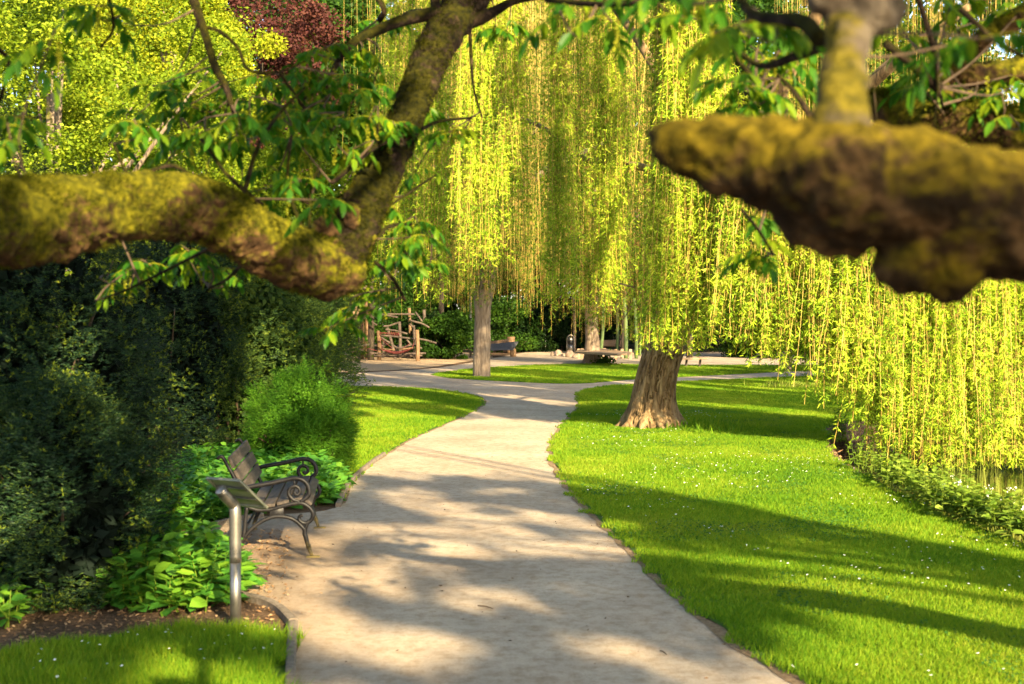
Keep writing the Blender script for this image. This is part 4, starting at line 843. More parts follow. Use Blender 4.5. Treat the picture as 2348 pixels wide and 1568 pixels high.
# backdrop trees: each a thing
bg = [(60, 56, 6, 8, 12, 'mid_leaf', 'mid green tree top closing the sky behind the upper left crown'), (330, 62, 6, 8, 15, 'bright_leaf', 'light green tree top closing the sky behind the yellow tree'),(560, 70, 6, 8, 15, 'mid_leaf', 'mid green tree top closing the sky left of the mossy rising limb'), (1120, 84, 7, 8, 19, 'mid_leaf', 'mid green tree top closing the sky above the path junction'), (1330, 86, 7, 8, 20, 'mid_leaf', 'green tree top closing the sky right of the junction'), (1750, 82, 7, 8, 19, 'mid_leaf', 'mid green tree top closing the sky above the far path'), (2200, 60, 6, 7, 13, 'mid_leaf', 'mid green tree top at the upper right behind the curtain'),(850, 66, 4.5, 5, 15, 'bright_leaf', 'bright green tree top above the playground, seen between willow strands'), (1010, 72, 5, 6, 16, 'bright_leaf', 'yellow green tree top left of the centre, behind the hanging strands'), (1430, 74, 5, 6, 16, 'mid_leaf', 'green tree top right of centre high behind the strands'), (1580, 70, 4.5, 5, 15, 'mid_leaf', 'green tree top high above the big willow trunk'), (1950, 62, 5, 6, 13, 'bright_leaf', 'bright tree top behind the upper right willow strands'), (720, 58, 4, 5, 13, 'mid_leaf', 'green tree top behind the copper beech'),(-150, 48, 5, 7, 7.5, 'mid_leaf', 'mid green tree at the far left edge behind the bright crown'), (700, 62, 5, 7, 7, 'bright_leaf', 'light green tree behind the playground'),
      (900, 78, 6, 9, 9, 'mid_leaf', 'mid green tree between the playground and the pale trunk'), (1080, 92, 6.5, 9, 9, 'mid_leaf', 'shaded green tree directly behind the pale willow trunk'),
      (1225, 92, 7, 9, 15.5, 'mid_leaf', 'tall green tree behind the centre of the willow curtain'), (1250, 96, 7, 8, 8, 'dark_leaf', 'dark tree in the gap beyond the waste bin'),
      (1520, 98, 7, 9, 9, 'mid_leaf', 'mid green tree behind the pale green posts'), (1680, 92, 6.5, 9, 15, 'bright_leaf', 'yellow green tree high behind the big willow'),
      (1850, 88, 7, 10, 10, 'mid_leaf', 'mid green tree beyond the right lawn and far path'), (2100, 80, 7, 10, 10, 'bright_leaf', 'light green tree beyond the pond, behind the willow curtain'),
      (2350, 70, 7, 10, 10, 'mid_leaf', 'mid green tree beyond the pond at the right edge'), (480, 58, 5, 8, 8, 'bright_leaf', 'light green tree behind the dark shrubs at the left'), (200, 60, 6, 9, 9, 'bright_leaf', 'light green tree far behind the upper left crown'),
      (1400, 112, 8, 9, 9, 'dark_leaf', 'dark green tree closing the view behind the picnic bench'), (1000, 112, 8, 9, 9, 'dark_leaf', 'dark green tree closing the view behind the hedge shrub'), (1700, 116, 8, 9, 9, 'dark_leaf', 'dark green tree closing the view right of the big trunk')]
for k, (px, Z, rx, rz, cz, mat, lab) in enumerate(bg):
    tree('broadleaf_tree', lab, 'tree', GZ(px, Z), (rx, rx*.7, rz), cz, 19000, .36*Z/80, .26*Z/80, mat, 60+k, .15, clumps=70, shell=.3, group='broadleaf trees closing the background')
def shrub(name, label, base, rad, n, L, Wd, mat, seed, cz=None, clumps=60, shell=.55, cl=.26, extra=None, stems=8, grp=None):
    th = thing(name, label, 'shrub', base, grp); r = np.random.default_rng(seed); c = np.array([base[0], base[1], cz if cz else rad[2]*.9]); fo = MB()
    k = crown(fo, c, rad, n, L, Wd, r, clumps, seed, shell, cl)
    st = MB()
    for q in range(stems):
        e = k[q]; b = base+np.array([r.normal(0, rad[0]*.1), r.normal(0, rad[1]*.1), -.05]); tube(st, [b, (b+e)/2+[0, 0, -.1*rad[2]], e], [.025, .016, .006], 6, 4)
    st.build('stems', M['twig'], th, True); fo.build('foliage', M[mat], th)
    if extra: extra(th, k, r)
    return th
hd = [(930, 98, 4.6, 'dark_leaf', 'tall dark shrub far behind the hedge shrub left of the pale trunk'), (1090, 100, 5.0, 'dark_leaf', 'tall dark shrub directly behind the pale willow trunk'), (1195, 102, 5.0, 'dark_leaf', 'tall dark shrub behind the log bench'), (1330, 104, 5.0, 'dark_leaf', 'tall dark shrub behind the waste bin and grey trunk'), (1480, 104, 5.0, 'dark_leaf', 'tall dark shrub behind the right end of the platform bench'), (800, 90, 4.5, 'dark_leaf', 'tall dark shrub behind the climbing frame hut'), (2330, 40, 3.6, 'mid_leaf', 'broad shrub on the far pond bank at the right edge, behind the hanging curtain'), (2170, 43, 3.4, 'mid_leaf', 'broad shrub on the far pond bank left of the one at the right edge'), (700, 74, 3.2, 'mid_leaf', 'green shrub behind the climbing frame at the left'), (860, 72, 3.0, 'mid_leaf', 'green shrub behind the rope hammock'), (1035, 68, 1.55, 'mid_leaf', 'dark rounded hedge shrub left of the pale willow trunk'), (985, 70, 1.5, 'dark_leaf', 'dark shrub right behind the leaning playground posts'), (1150, 82, 2.4, 'mid_leaf', 'shrub behind the log bench beside the pale trunk'), (1210, 84, 2.1, 'dark_leaf', 'low dark shrub between log bench and small grey sign'),
      (1290, 86, 2.0, 'dark_leaf', 'low dark shrub behind the waste bin'), (1340, 88, 2.2, 'dark_leaf', 'dark shrub behind the grey willow trunk'), (1430, 94, 2.6, 'dark_leaf', 'dark shrub behind the pale green posts'), (1620, 84, 2.6, 'dark_leaf', 'dark shrub right of the big trunk beyond the small table'), (1700, 72, 2.0, 'mid_leaf', 'green shrub beyond the far path right of the trunk'), (1800, 70, 2.4, 'mid_leaf', 'green shrub behind the trailing willow strands'), (1920, 68, 2.6, 'mid_leaf', 'green shrub beyond the pond inlet'), (2100, 50, 2.6, 'mid_leaf', 'shrub on the far pond bank behind the curtain'), (2280, 44, 2.6, 'dark_leaf', 'dark shrub on the far pond bank at the right edge')]
for k, (px, Z, r_, mat, lab) in enumerate(hd):
    shrub('hedge_shrub', lab, GZ(px, Z), (r_*1.15, r_*.8, r_*.85), 9000, .16, .12, mat, 90+k, cz=r_*.75, clumps=60, shell=.4, cl=.3, grp='shrubs behind the playground and plaza')
# yews and shrubs, left foreground
def yew(label, base, rad, cz, shoots, seed, mat='yew_leaf', tips=True, sl=.11, nl=.030, name='yew', amp=1.0):
    th = thing(name, label, 'shrub', base); r = np.random.default_rng(seed); c = np.array([base[0], base[1], cz])
    d = unit(r.normal(size=(shoots, 3))); lump = 1+amp*(.5*fbm(d*1.0+seed, 1.9, 2, seed)+.42*vn(d*1.0+seed, 5.0, seed+3)-.43); rr = 1-np.abs(r.normal(0, .13, shoots))+(r.random(shoots) < .06)*r.random(shoots)*.14
    p = c+d*np.asarray(rad)*(lump*rr)[:, None]; k = (p[:, 2] > .03) & (fbm(p, 3.0, 2, seed+9) > .45); p = p[k]; d = d[k]; rr = rr[k]; ns = len(p)
    D = unit(d*[1, 1, .5]+r.normal(0, .45, (ns, 3))+[0, 0, .25]); K = 16
    t = np.tile(np.linspace(.05, 1, K), ns); idx = np.repeat(np.arange(ns), K); sl_ = sl*r.uniform(.5, 1.3, ns)
    cc = p[idx]+D[idx]*(t*sl_[idx])[:, None]; side = unit(np.cross(D, UP))[idx]*np.where(np.arange(ns*K) % 2, 1, -1)[:, None]
    ld = unit(side+D[idx]*.5+r.normal(0, .25, (ns*K, 3))); fo = MB(); leafquads(fo, cc, ld, nl*r.uniform(.7, 1.2, ns*K), .008*nl/.03, r)
    fo.build('foliage', M[mat], th)
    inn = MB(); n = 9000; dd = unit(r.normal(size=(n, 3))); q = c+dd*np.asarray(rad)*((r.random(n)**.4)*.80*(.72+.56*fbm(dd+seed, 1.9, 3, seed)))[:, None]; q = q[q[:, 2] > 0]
    leafquads(inn, q, r.normal(size=(len(q), 3)), .12 if name == 'yew' else .05, .08 if name == 'yew' else .03, r); inn.build('inner_foliage', M['yew_inner_shade' if mat == 'yew_leaf' else mat], th)
    if tips:
        tp = MB(); sel = r.random(ns) < np.clip((fbm(p, 2.2, 2, seed)-.42)*2.4, .04, .6); pp = p[sel]+D[sel]*(sl_[sel])[:, None]*.8; n = len(pp); K2 = 6
        cc = np.repeat(pp, K2, 0); leafquads(tp, cc, np.repeat(D[sel], K2, 0)+r.normal(0, .6, (n*K2, 3)), .034*nl/.03, .010*nl/.03, r); tp.build('young_tips', M['yew_tip'], th)
    br = MB()
    for q in range(14):
        e = p[r.integers(0, ns)]; b = base+np.array([r.normal(0, .12), r.normal(0, .12), -.05]); tube(br, [b, (b+e)/2+[0, 0, .1], e*.97+c*.03], [.035, .02, .006], 6, 5)
    br.build('stems', M['twig'], th, True); return th
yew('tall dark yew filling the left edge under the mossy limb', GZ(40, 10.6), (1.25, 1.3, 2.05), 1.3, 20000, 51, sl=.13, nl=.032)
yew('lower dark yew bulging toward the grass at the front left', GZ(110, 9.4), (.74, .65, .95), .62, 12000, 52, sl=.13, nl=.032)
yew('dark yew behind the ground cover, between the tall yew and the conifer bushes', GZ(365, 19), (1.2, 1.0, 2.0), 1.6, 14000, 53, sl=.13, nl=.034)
yew('blue green conifer bush behind the bench under the limb fork', GZ(540, 20.5), (1.7, 1.3, 2.1), 1.65, 15000, 54, 'conifer_leaf', sl=.16, nl=.042)
yew('rounded grey green conifer bush beside the far path at the left', GZ(668, 24), (1.15, 1.2, 1.75), 1.55, 12000, 55, 'conifer_leaf', sl=.17, nl=.046)
# spirea
yew('round bright green fine leaved shrub behind the bench', GZ(692, 17.2), (.70, .66, .76), .60, 17000, 56, 'spirea_leaf', False, .12, .026, 'spirea_shrub', 1.0)
# leafy plants
def leafy(mb, st, x, y, h, r, s=1.0):
    """upright stem with broad pointed leaves"""
    az = r.uniform(0, 6.28); tip = np.array([x+r.normal(0, .07*h/.4), y+r.normal(0, .07*h/.4), h]); b = np.array([x, y, 0]); tube(st, [b, (b+tip)/2+r.normal(0, .012, 3), tip], [.005, .004, .002], 5, 2, cap=False)
    K = max(6, int(h/.036)); t = np.linspace(.3, 1, K); c = b+(tip-b)*t[:, None]; a = az+np.arange(K)*2.4
    D = np.stack([np.cos(a), np.sin(a), .15+.6*t**2-.2], 1)
    put_leaflets(mb, c, D, np.tile(UP, (K, 1))+r.normal(0, .3, (K, 3)), (.16-.07*t)*s*r.uniform(.75, 1.2, K))
def LEAFW(): LV[:, 1] *= 1.55
LV2 = LV.copy(); LV[:, 1] *= 1.7
r = np.random.default_rng(61)
def patch(kindname, label, cat, poly, n, h, seed, kind=None, s=1.0, mat='comfrey_leaf'):
    r = np.random.default_rng(seed); q = scatter(poly, n, r); fo, st = MB(), MB(); d = distpoly(q[:, 0], q[:, 1], poly)
    for (x, y), dd in zip(q, d): leafy(fo, st, x, y, h*r.uniform(.6, 1.15)*min(1, .45+dd*2.5), r, s)
    if kind:
        fo.v += []; o = MB(); base = 0
        for mm in (fo, st):
            V = np.concatenate(mm.v); o.add(V, np.concatenate(mm.t) if mm.t else None, np.concatenate(mm.q) if mm.q else None)
        return tag(o.build(kindname, M[mat]), label, cat, kind=kind)
    c = np.array([np.mean(q[:, 0]), np.mean(q[:, 1]), 0]); th = thing(kindname, label, cat, c); st.build('stems', M['nettle_leaf'], th); fo.build('foliage', M[mat], th); return th
patch('leafy_plant', 'broad leaved green plant clump behind the sign pole at the edging', 'plant', [(-2.05, 8.95), (-2.0, 9.7), (-2.3, 10.4), (-3.1, 10.6), (-3.3, 9.6), (-2.75, 8.95)], 330, .40, 71, None, 1.3)
patch('leafy_plant', 'small leafy clump at the lower left edge beside the yew', 'plant', [(-3.55, 8.4), (-3.3, 8.5), (-3.3, 9.1), (-3.7, 9.1)], 26, .42, 72)
patch('ground_cover', 'carpet of broad green leaves behind the bench', 'ground cover', gp([(330, 1225), (440, 1215), (540, 1188), (640, 1172), (765, 1155), (790, 1112), (770, 1075), (700, 1062), (540, 1060), (400, 1085), (300, 1150)]), 1500, .32, 73, 'stuff', 1.25)
patch('ground_cover', 'patchy low leaves under the dark bushes left of the plants', 'ground cover', gp([(150, 1330), (330, 1228), (300, 1150), (150, 1180), (-80, 1240), (-60, 1330)]), 380, .26, 74, 'stuff', 1.1)
# bank nettles
def nettles():
    r = np.random.default_rng(81); fo, st = MB(), MB(); P = bank[(bank[:, 1] < 19.5)]
    for k in range(760):
        i = r.integers(0, len(P)-1); t = r.random(); c = P[i]*(1-t)+P[i+1]*t; x = c[0]+r.normal(.10, .13); y = c[1]+r.normal(.06, .12)
        if y > 16.7: continue
        leafy(fo, st, x, y, r.uniform(.14, .36), r, .8)
    o = MB()
    for mm in (fo, st): o.add(np.concatenate(mm.v), np.concatenate(mm.t) if mm.t else None, np.concatenate(mm.q) if mm.q else None)
    tag(o.build('nettles', M['nettle_leaf']), 'fringe of nettles and weeds along the pond edge', 'nettles', kind='stuff')
    m = MB(); 
    for k in range(45):
        c = P[r.integers(0, 12)] if len(P) > 12 else P[0]; p = np.array([c[0]+r.normal(.2, .15), c[1]+r.normal(0, .6), r.uniform(.22, .42)]); n = 7
        leafquads(m, p+r.normal(0, .012, (n, 3)), r.normal(size=(n, 3)), .018, .014, r)
    tag(m.build('white_blossom', M['petal']), 'small white blossom among the nettles at the pond edge', 'blossom', kind='stuff')
nettles()
for k, (px, py, h, n, lab) in enumerate([(1918, 1012, .5, 22, 'tall weedy plant leaning over the bank at the pond inlet'), (1975, 1080, .38, 10, 'single nettle clump in front of the dark inlet water'), (1995, 1082, .36, 9, 'nettle clump right beside the one before the inlet water')]):
    b = G(px, py); r = np.random.default_rng(85+k); fo, st = MB(), MB()
    for _ in range(n): leafy(fo, st, b[0]+r.normal(0, .09), b[1]+r.normal(0, .13), h*r.uniform(.5, 1.2), r, .6)
    th = thing('nettle_plant', lab, 'plant', b); st.build('stems', M['nettle_leaf'], th); fo.build('foliage', M['nettle_leaf'], th)
for k, (px, py, lab) in enumerate([(2190, 1150, 'upright clump of pale reeds at the pond edge'), (2135, 1135, 'thinner pale reeds left of the main reed clump'), (2290, 1190, 'sparse reeds near the right edge over the water')]):
    b = G(px, py)+np.array([.25, .3, -.35]); r = np.random.default_rng(95+k); m = MB(); n = [90, 40, 60][k]
    c = b+np.stack([r.normal(0, .16, n), r.normal(0, .14, n), 0*np.ones(n)], 1); D = np.stack([r.normal(0, .10, n), r.normal(0, .10, n), np.ones(n)], 1)
    leafquads(m, c, D, r.uniform(.5, .95, n), np.full(n, .012), r, mid=.3, bend=.06); tag(m.build('reed_clump', M['reed'], origin=b), lab, 'reeds')
# bank litter and roots
m = MB(); r = np.random.default_rng(99); n = 2600; i = r.integers(0, len(bank)-1, n); c = np.stack([bank[i, 0]+r.uniform(.02, .38, n), bank[i, 1]+r.normal(0, .12, n), np.zeros(n)], 1)
c[:, 2] = Hh(c[:, 0], c[:, 1])+.02; k = c[:, 2] > -.5; c = c[k]; c[:, 2] = np.maximum(c[:, 2], -.33)
leafquads(m, c, r.normal(size=(len(c), 3))*[1, 1, .5], r.uniform(.03, .12, len(c)), r.uniform(.008, .03, len(c)), r)
n = 1500; c = np.stack([r.uniform(6.0, 7.8, n), 23.3+r.normal(0, .35, n), np.full(n, -.332)], 1); c[:n//4, 1] += .9
D = r.normal(size=(n, 3))*[1, .5, .04]; leafquads(m, c, D, r.uniform(.04, .14, n), r.uniform(.01, .03, n), r, side=np.tile([0, 0, 1.], (n, 1))+r.normal(0, .1, (n, 3)))
tag(m.build('dead_leaves', M['litter']), 'dead leaves and stalks on the bank and floating on the inlet', 'dead leaves', kind='stuff')
# weeds at the big trunk foot
m = MB(); n = 900; c0 = G(1620, 985); c = np.stack([c0[0]+r.normal(0, .38, n), c0[1]+r.normal(.1, .5, n), np.zeros(n)], 1); D = np.stack([r.normal(0, .6, n), r.normal(0, .6, n), np.ones(n)], 1)
leafquads(m, c, D, r.uniform(.08, .26, n), np.full(n, .02), r); tag(m.build('tall_grass', M['grass_blade']), 'tuft of longer grass and weeds right of the big willow trunk', 'tall grass', kind='stuff')
for k, (px, py) in enumerate([(1940, 885)]):
    m = MB(); n = 500; c0 = G(px-60, py+5); c = np.stack([c0[0]+r.normal(0, 1.0, n), c0[1]+r.normal(0, .3, n), np.zeros(n)], 1); D = np.stack([r.normal(0, .3, n), r.normal(0, .3, n), np.ones(n)], 1)
    leafquads(m, c, D, r.uniform(.12, .32, n), np.full(n, .02), r); tag(m.build('tall_grass', M['reed']), 'pale dry tuft of tall grass on the shaded lawn near the pond inlet', 'tall grass', kind='stuff')
# ------------------------------------------------------------------ playground
def PC(cx, cy): return 782.4+cx*.1364, 641.8+cy*.1364
def atZ(cx, cy, Z):
    a, b = PC(cx, cy); return W(a, b, Z)
pg = thing('climbing_frame', 'rustic log climbing frame with raised hut behind the left bushes', 'playground frame', GZ(880, 66.5))
for (x0, y0, x1, y1, r_, mt_) in [(290, 700, 292, 1400, 24, 'dark_log'), (325, 150, 350, 1335, 36, 'log'), (405, 190, 430, 1335, 30, 'log'), (450, 545, 420, 1330, 26, 'log'), (975, 700, 985, 1322, 27, 'dark_log'), (1140, 470, 1155, 1318, 27, 'log'), (1215, 760, 1225, 1330, 24, 'dark_log'), (1390, 500, 1390, 1325, 28, 'dark_log'), (1310, 740, 1310, 1290, 20, 'dark_log'), (770, 800, 910, 1330, 25, 'dark_log'), (700, 960, 700, 1310, 20, 'dark_log'), (205, 640, 215, 1280, 22, 'dark_log'), (1095, 960, 1105, 1300, 18, 'dark_log')]:
    a, b = PC(x1, y1); Z = G(a, b)[1]; g = G(a, b); t = atZ(x0, y0, Z); m = MB(); rr = r_*.1364/F*Z
    tube(m, [g+[0, 0, -.05], (g+t)/2+[.03, 0, 0], t], [rr*1.05, rr, rr*.92], 12, 4, .08, 4); m.build('post', M[mt_], pg, True)
for L in [[(440, 540), (700, 580), (950, 632)], [(730, 572), (880, 575), (1230, 575)], [(1160, 680), (1250, 705), (1360, 735), (1480, 800)], [(700, 780), (820, 765), (950, 715)], [(480, 690), (600, 760)], [(740, 835), (900, 850), (1110, 905)], [(650, 935), (850, 945), (1130, 980), (1370, 1000), (1600, 1062)],
          [(90, 1170), (280, 1120), (470, 1080)], [(470, 1085), (600, 1105), (700, 1100), (820, 1055)], [(670, 965), (750, 1020), (820, 1055)], [(880, 1105), (950, 1140), (1060, 1125), (1180, 1085)], [(1100, 1005), (1180, 1090), (1250, 1110), (1350, 1150)], [(140, 1212), (250, 1195), (370, 1180)], [(1235, 530), (1290, 600), (1360, 700)], [(1150, 735), (1200, 790)], [(470, 1230), (700, 1235), (1000, 1240), (1420, 1230)], [(470, 1270), (800, 1280), (1360, 1270)]]:
    m = MB(); Z = 65.5+rng.normal(0, .5); P = [atZ(a, b, Z) for a, b in L]; rr = 16*.1364/F*Z
    tube(m, P, [rr]*len(P), 10, 5, .15, 3); m.build('beam', M['dark_log'], pg, True)
Z = 68.0; a, b, c, d = atZ(180, 95, Z), atZ(500, 150, Z), atZ(500, 165, Z), atZ(180, 125, Z)
m = MB(); mid = (a+b)/2; ax = (b-a)/2; box(m, mid, ax, np.array([0, 1.1, .1]), np.array([0, 0, .035])); rf = m.build('roof', M['plank'], pg)
m = MB(); box(m, mid+[-.3, -1.0, -.14], ax*.55, np.array([0, .04, 0]), np.array([0, 0, .06])); m.build('roof_trim', M['red_board'], rf)
m = MB(); p = atZ(200, 628, Z); box(m, p, np.array([.75, 0, .0]), np.array([0, .9, 0]), np.array([0, 0, .10])); m.build('platform', M['plank'], pg)
for k in range(12):
    m = MB(); p = atZ(20+k*27, 500, Z-.8); box(m, p, np.array([.052, 0, 0]), np.array([0, .02, 0]), np.array([rng.normal(0, .02), 0, .30+rng.normal(0, .02)]), .01); m.build('palisade_board', M['plank'], pg)
m = MB()
for k in range(9): tube(m, [atZ(650+k*38, 880+rng.normal(0, 8), 66), atZ(670+k*38, 935, 66)], [.012, .012], 4, 1)
for k in range(3): tube(m, [atZ(640, 885+k*18, 66), atZ(970, 890+k*18, 66)], [.012, .012], 4, 1)
m.build('net', M['red_rope'], pg)
# hammock with its own two posts
hm = thing('net_hammock', 'red rope net hammock slung between two light wooden posts', 'hammock', GZ(912, 65))
for (x0, y0, x1, y1, r_) in [(620, 850, 635, 1350, 33), (1272, 838, 1282, 1365, 32)]:
    a, b = PC(x1, y1); g = G(a, b); Z = g[1]; t = atZ(x0, y0, Z); m = MB(); rr = r_*.1364/F*Z
    tube(m, [g+[0, 0, -.05], (g+t)/2+[.03, 0, 0], t], [rr*1.05, rr, rr*.95], 14, 4, .06, 4); m.build('post', M['log'], hm, True)
m = MB(); NX, NY = 17, 7
def hp(i, j):
    u = i/(NX-1); v = j/(NY-1)-.5; x = 690+(1200-690)*u; y = 1165-25*u+95*(1-(2*u-1)**2)*(1-abs(v)*.9); p = atZ(x, y, 64.8); p = p+np.array([0, v*1.1, 0]); return p
for j in range(NY): tube(m, [hp(i, j) for i in range(0, NX, 2)], [.016]*9, 4, 2, cap=False)
for i in range(NX): tube(m, [hp(i, j) for j in range(NY)], [.016]*NY, 4, 1, cap=False)
m.build('net', M['red_rope'], hm)
for a, b in [((640, 970), (850, 1142)), ((640, 970), (690, 1165)), ((1255, 960), (1195, 1130)), ((1150, 1070), (1030, 1150)), ((430, 1148), (600, 1190))]:
    m = MB(); tube(m, [atZ(*a, 64.9), atZ(*b, 64.9)], [.014, .014], 5, 1); m.build('rope', M['red_rope'], hm)
m = MB(); tube(m, [atZ(690, 1160, 64.4), atZ(900, 1175, 64.3)], [.04, .04], 8, 3); tube(m, [atZ(980, 1170, 64.3), atZ(1200, 1140, 64.4)], [.04, .04], 8, 3); m.build('spreader_bar', M['log'], hm, True)

# ------------------------------------------------------------------ far plaza furniture
def PB(cx, cy): return (1700+cx*.1913)/1.636, (1180+cy*.1913)/1.636
lb = thing('log_bench', 'grey slatted bench with a thick log backrest right of the pale willow trunk', 'bench', GZ(1160, 72))
Zb = 72.0; A = W(*PB(560, 640), Zb-.2); B_e = W(*PB(1210, 600), Zb-.2)
nS = 20
ux = unit(B_e-A)
for k in range(nS):
    t = (k+.5)/nS; c = W(*PB(560+t*660, 650-t*40), Zb-.2+(0 if t < .6 else (t-.6)*1.0)); m = MB(); box(m, c+[0, .2, 0], np.array([1, 0, 0])*(.5*2.95/nS*.88), np.array([.02*max(0, t-.6)*20, .5, .16+.12*max(0, t-.5)]), UP*.025, .005); m.build('seat_slat', M['blue_slat'], lb)
for cx, cy in ((1145, 830), (1195, 825)):
    g = G(*PB(cx, cy)); m = MB(); t = W(*PB(cx, 670), g[1]); tube(m, [g+[0, 0, -.05], t], [.10, .10], 10, 3, .05, 3); m.build('leg', M['log'], lb, True)
for cx in (1020,):
    g = G(*PB(cx, 755)); t = W(*PB(cx, 690), g[1]); m = MB(); tube(m, [g+[0, 0, -.05], t], [.16, .16], 12, 2, .05, 3); m.build('leg', M['log'], lb, True)
m = MB(); g = G(*PB(1125, 760)); t = W(*PB(1128, 432), g[1]); tube(m, [g, (g+t)/2, t], [.25, .26, .25], 14, 4, .06, 3); m.build('end_post', M['log'], lb, True)
m = MB(); tube(m, [W(*PB(560, 605), Zb+.6), W(*PB(860, 560), Zb+.8), W(*PB(1075, 525), Zb+1.0)], [.17, .17, .15], 12, 4, .06, 3); m.build('backrest', M['log'], lb, True)
m = MB(); tube(m, [W(*PB(560, 690), Zb), W(*PB(1180, 668), Zb)], [.07, .07], 8, 3); m.build('seat_beam', M['dark_log'], lb, True)
def PD(cx, cy): return (2000+cx*.21295)/1.636, (1180+cy*.21295)/1.636
# bin
bp_ = GZ(PD(655, 0)[0], 80.5); bn = thing('waste_bin', 'dark cylindrical waste bin with a domed steel hood inside a hoop frame', 'waste bin', bp_)
def zat(py, Z): return CAMH-(py-735)/F*Z
zt = zat(PD(0, 352)[1], 80.5); rb = 52*.21295/1.636/F*80.5
m = MB(); tube(m, [bp_+[0, 0, .12], bp_+[0, 0, .16], bp_+[0, 0, zt-.62]], [rb*.9, rb, rb], 20, 2); m.build('body', M['steel'], bn, True)
m = MB(); tube(m, [bp_+[0, 0, zt-.62], bp_+[0, 0, zt-.36]], [rb*.98, rb*.98], 20, 2); m.build('opening_band', M['bin_black'], bn, True)
m = MB(); tube(m, [bp_+[0, 0, zt-.36], bp_+[0, 0, zt-.26], bp_+[0, 0, zt-.17], bp_+[0, 0, zt-.13]], [rb, rb*.92, rb*.6, .02], 20, 4); m.build('hood', M['steel'], bn, True)
m = MB(); hw = rb*1.22; tube(m, [bp_+[-hw, 0, 0], bp_+[-hw, 0, zt-.35], bp_+[-hw*.72, 0, zt-.12], bp_+[0, 0, zt-.02], bp_+[hw*.72, 0, zt-.12], bp_+[hw, 0, zt-.35], bp_+[hw, 0, 0]], [.035]*7, 10, 5); m.build('hoop', M['steel'], bn, True)
# boulders
for (cx, cy, rx, rz, lab) in [(365, 705, 70, 40, 'pale rounded boulder at the left of the boulder row'), (440, 690, 60, 50, 'dark boulder behind the pale left one'), (500, 712, 60, 18, 'flat low stone in the middle of the boulder row'), (640, 730, 85, 62, 'peaked boulder in front of the waste bin'), (745, 740, 60, 34, 'smaller dark boulder between peaked boulder and platform bench'), (1285, 765, 45, 34, 'boulder seen under the platform bench')]:
    g = G(*PD(cx, cy+18)); s = .21295/1.636/F*g[1]; m = MB(); ico(m, g+[0, 0, rz*s*.4], (rx*s, rx*s*.8, rz*s*1.5), 20, .28, 1.6, cx); tag(m.build('boulder', M['stone'], smooth=True, origin=g), lab, 'boulder', 'boulders on the plaza')
# platform bench
pb = thing('platform_bench', 'long low wooden platform bench behind the grey willow trunk', 'bench', GZ(1395, 70))
Zp = 71.5
top = [(735, 650), (800, 612), (1240, 596), (1770, 665), (1480, 690), (1100, 668)]
V = []
for cx, cy in top:
    V.append(None)
zt_ = .62; P = [G(*PD(cx, cy), zt_) for cx, cy in top]; Pm = np.mean(P, 0); n = len(P)
m = MB(); V = [p for p in P]+[p-UP*.09 for p in P]+[Pm, Pm-UP*.09]; T3 = [[2*n, k, (k+1) % n] for k in range(n)]+[[2*n+1, n+(k+1) % n, n+k] for k in range(n)]; Q4 = [[k, n+k, n+(k+1) % n, (k+1) % n] for k in range(n)]; m.add(V, T3, Q4); m.build('top', M['plank'], pb)
for cx, cb in [(800, 775), (860, 770), (1450, 792), (1708, 785), (1250, 760), (1560, 775)]:
    p = G(*PD(cx, cb)); m = MB(); box(m, p+[0, 0, .26], np.array([.08, 0, 0]), np.array([0, .07, 0]), UP*.275, .01); m.build('leg', M['plank'], pb)
# pale green posts
for (cx, yb, r_, lab, Z) in [(1178, 770, 34, 'pale green painted post right beside the grey willow trunk', None), (1470, 690, 28, 'leaning green post behind the platform bench, second from the trunk', None), (1630, 770, 40, 'mossy green post at the right half of the platform bench', None), (1812, 775, 36, 'pale green post just beyond the right end of the platform bench', None), (1875, 720, 22, 'thin dark green post beside the rightmost pale one', None)]:
    g = G(*PD(cx, yb)); s = .21295/1.636/F*g[1]; m = MB(); t = g+[rng.normal(0, .1), 0, 3.4+rng.normal(0, .3)]; tube(m, [g+[0, 0, -.05], (g+t)/2+[.05, 0, 0], t], [r_*s*.9, r_*s*.85, r_*s*.7], 12, 5, .08, 2)
    tag(m.build('green_post', M['green_post'], smooth=True, origin=g), lab, 'post', 'pale green posts on the plaza')
# shaded slatted bench far behind
fb = thing('park_bench', 'dark slatted bench in the shade behind the platform bench', 'bench', GZ(PD(1300, 0)[0], 84)); Zf = 84
for k in range(4):
    m = MB(); c = W(*PD(1300, 460+k*30), Zf); box(m, c, np.array([.95, 0, 0]), np.array([0, .02, 0]), UP*.055, .01); m.build('back_slat', M['plank'], fb)
m = MB(); c = W(*PD(1300, 590), Zf-.4); c[2] = .45; box(m, c, np.array([.95, 0, 0]), np.array([0, .25, 0]), UP*.03, .01); m.build('seat', M['plank'], fb)
for e in (-.8, .8):
    m = MB(); b = GZ(PD(1300, 0)[0], Zf)+np.array([e, -.1, 0]); tube(m, [b, b+[0, .1, 1.0]], [.04, .04], 6, 2); m.build('leg', M['dark_log'], fb)
# small table right of big trunk
sb = G(1590, 842); st_ = thing('park_table', 'small table with a pale top just right of the big willow trunk', 'table', sb); zt_ = zat(822, sb[1])
m = MB(); box(m, sb+[.0, 0, zt_], np.array([.55, 0, .02]), np.array([0, .35, 0]), UP*.04, .01); m.build('top', M['plank'], st_)
for e in (-.35, .25):
    m = MB(); tube(m, [sb+[e, 0, 0], sb+[e+.05, 0, zt_]], [.05, .05], 8, 2); m.build('leg', M['dark_log'], st_)
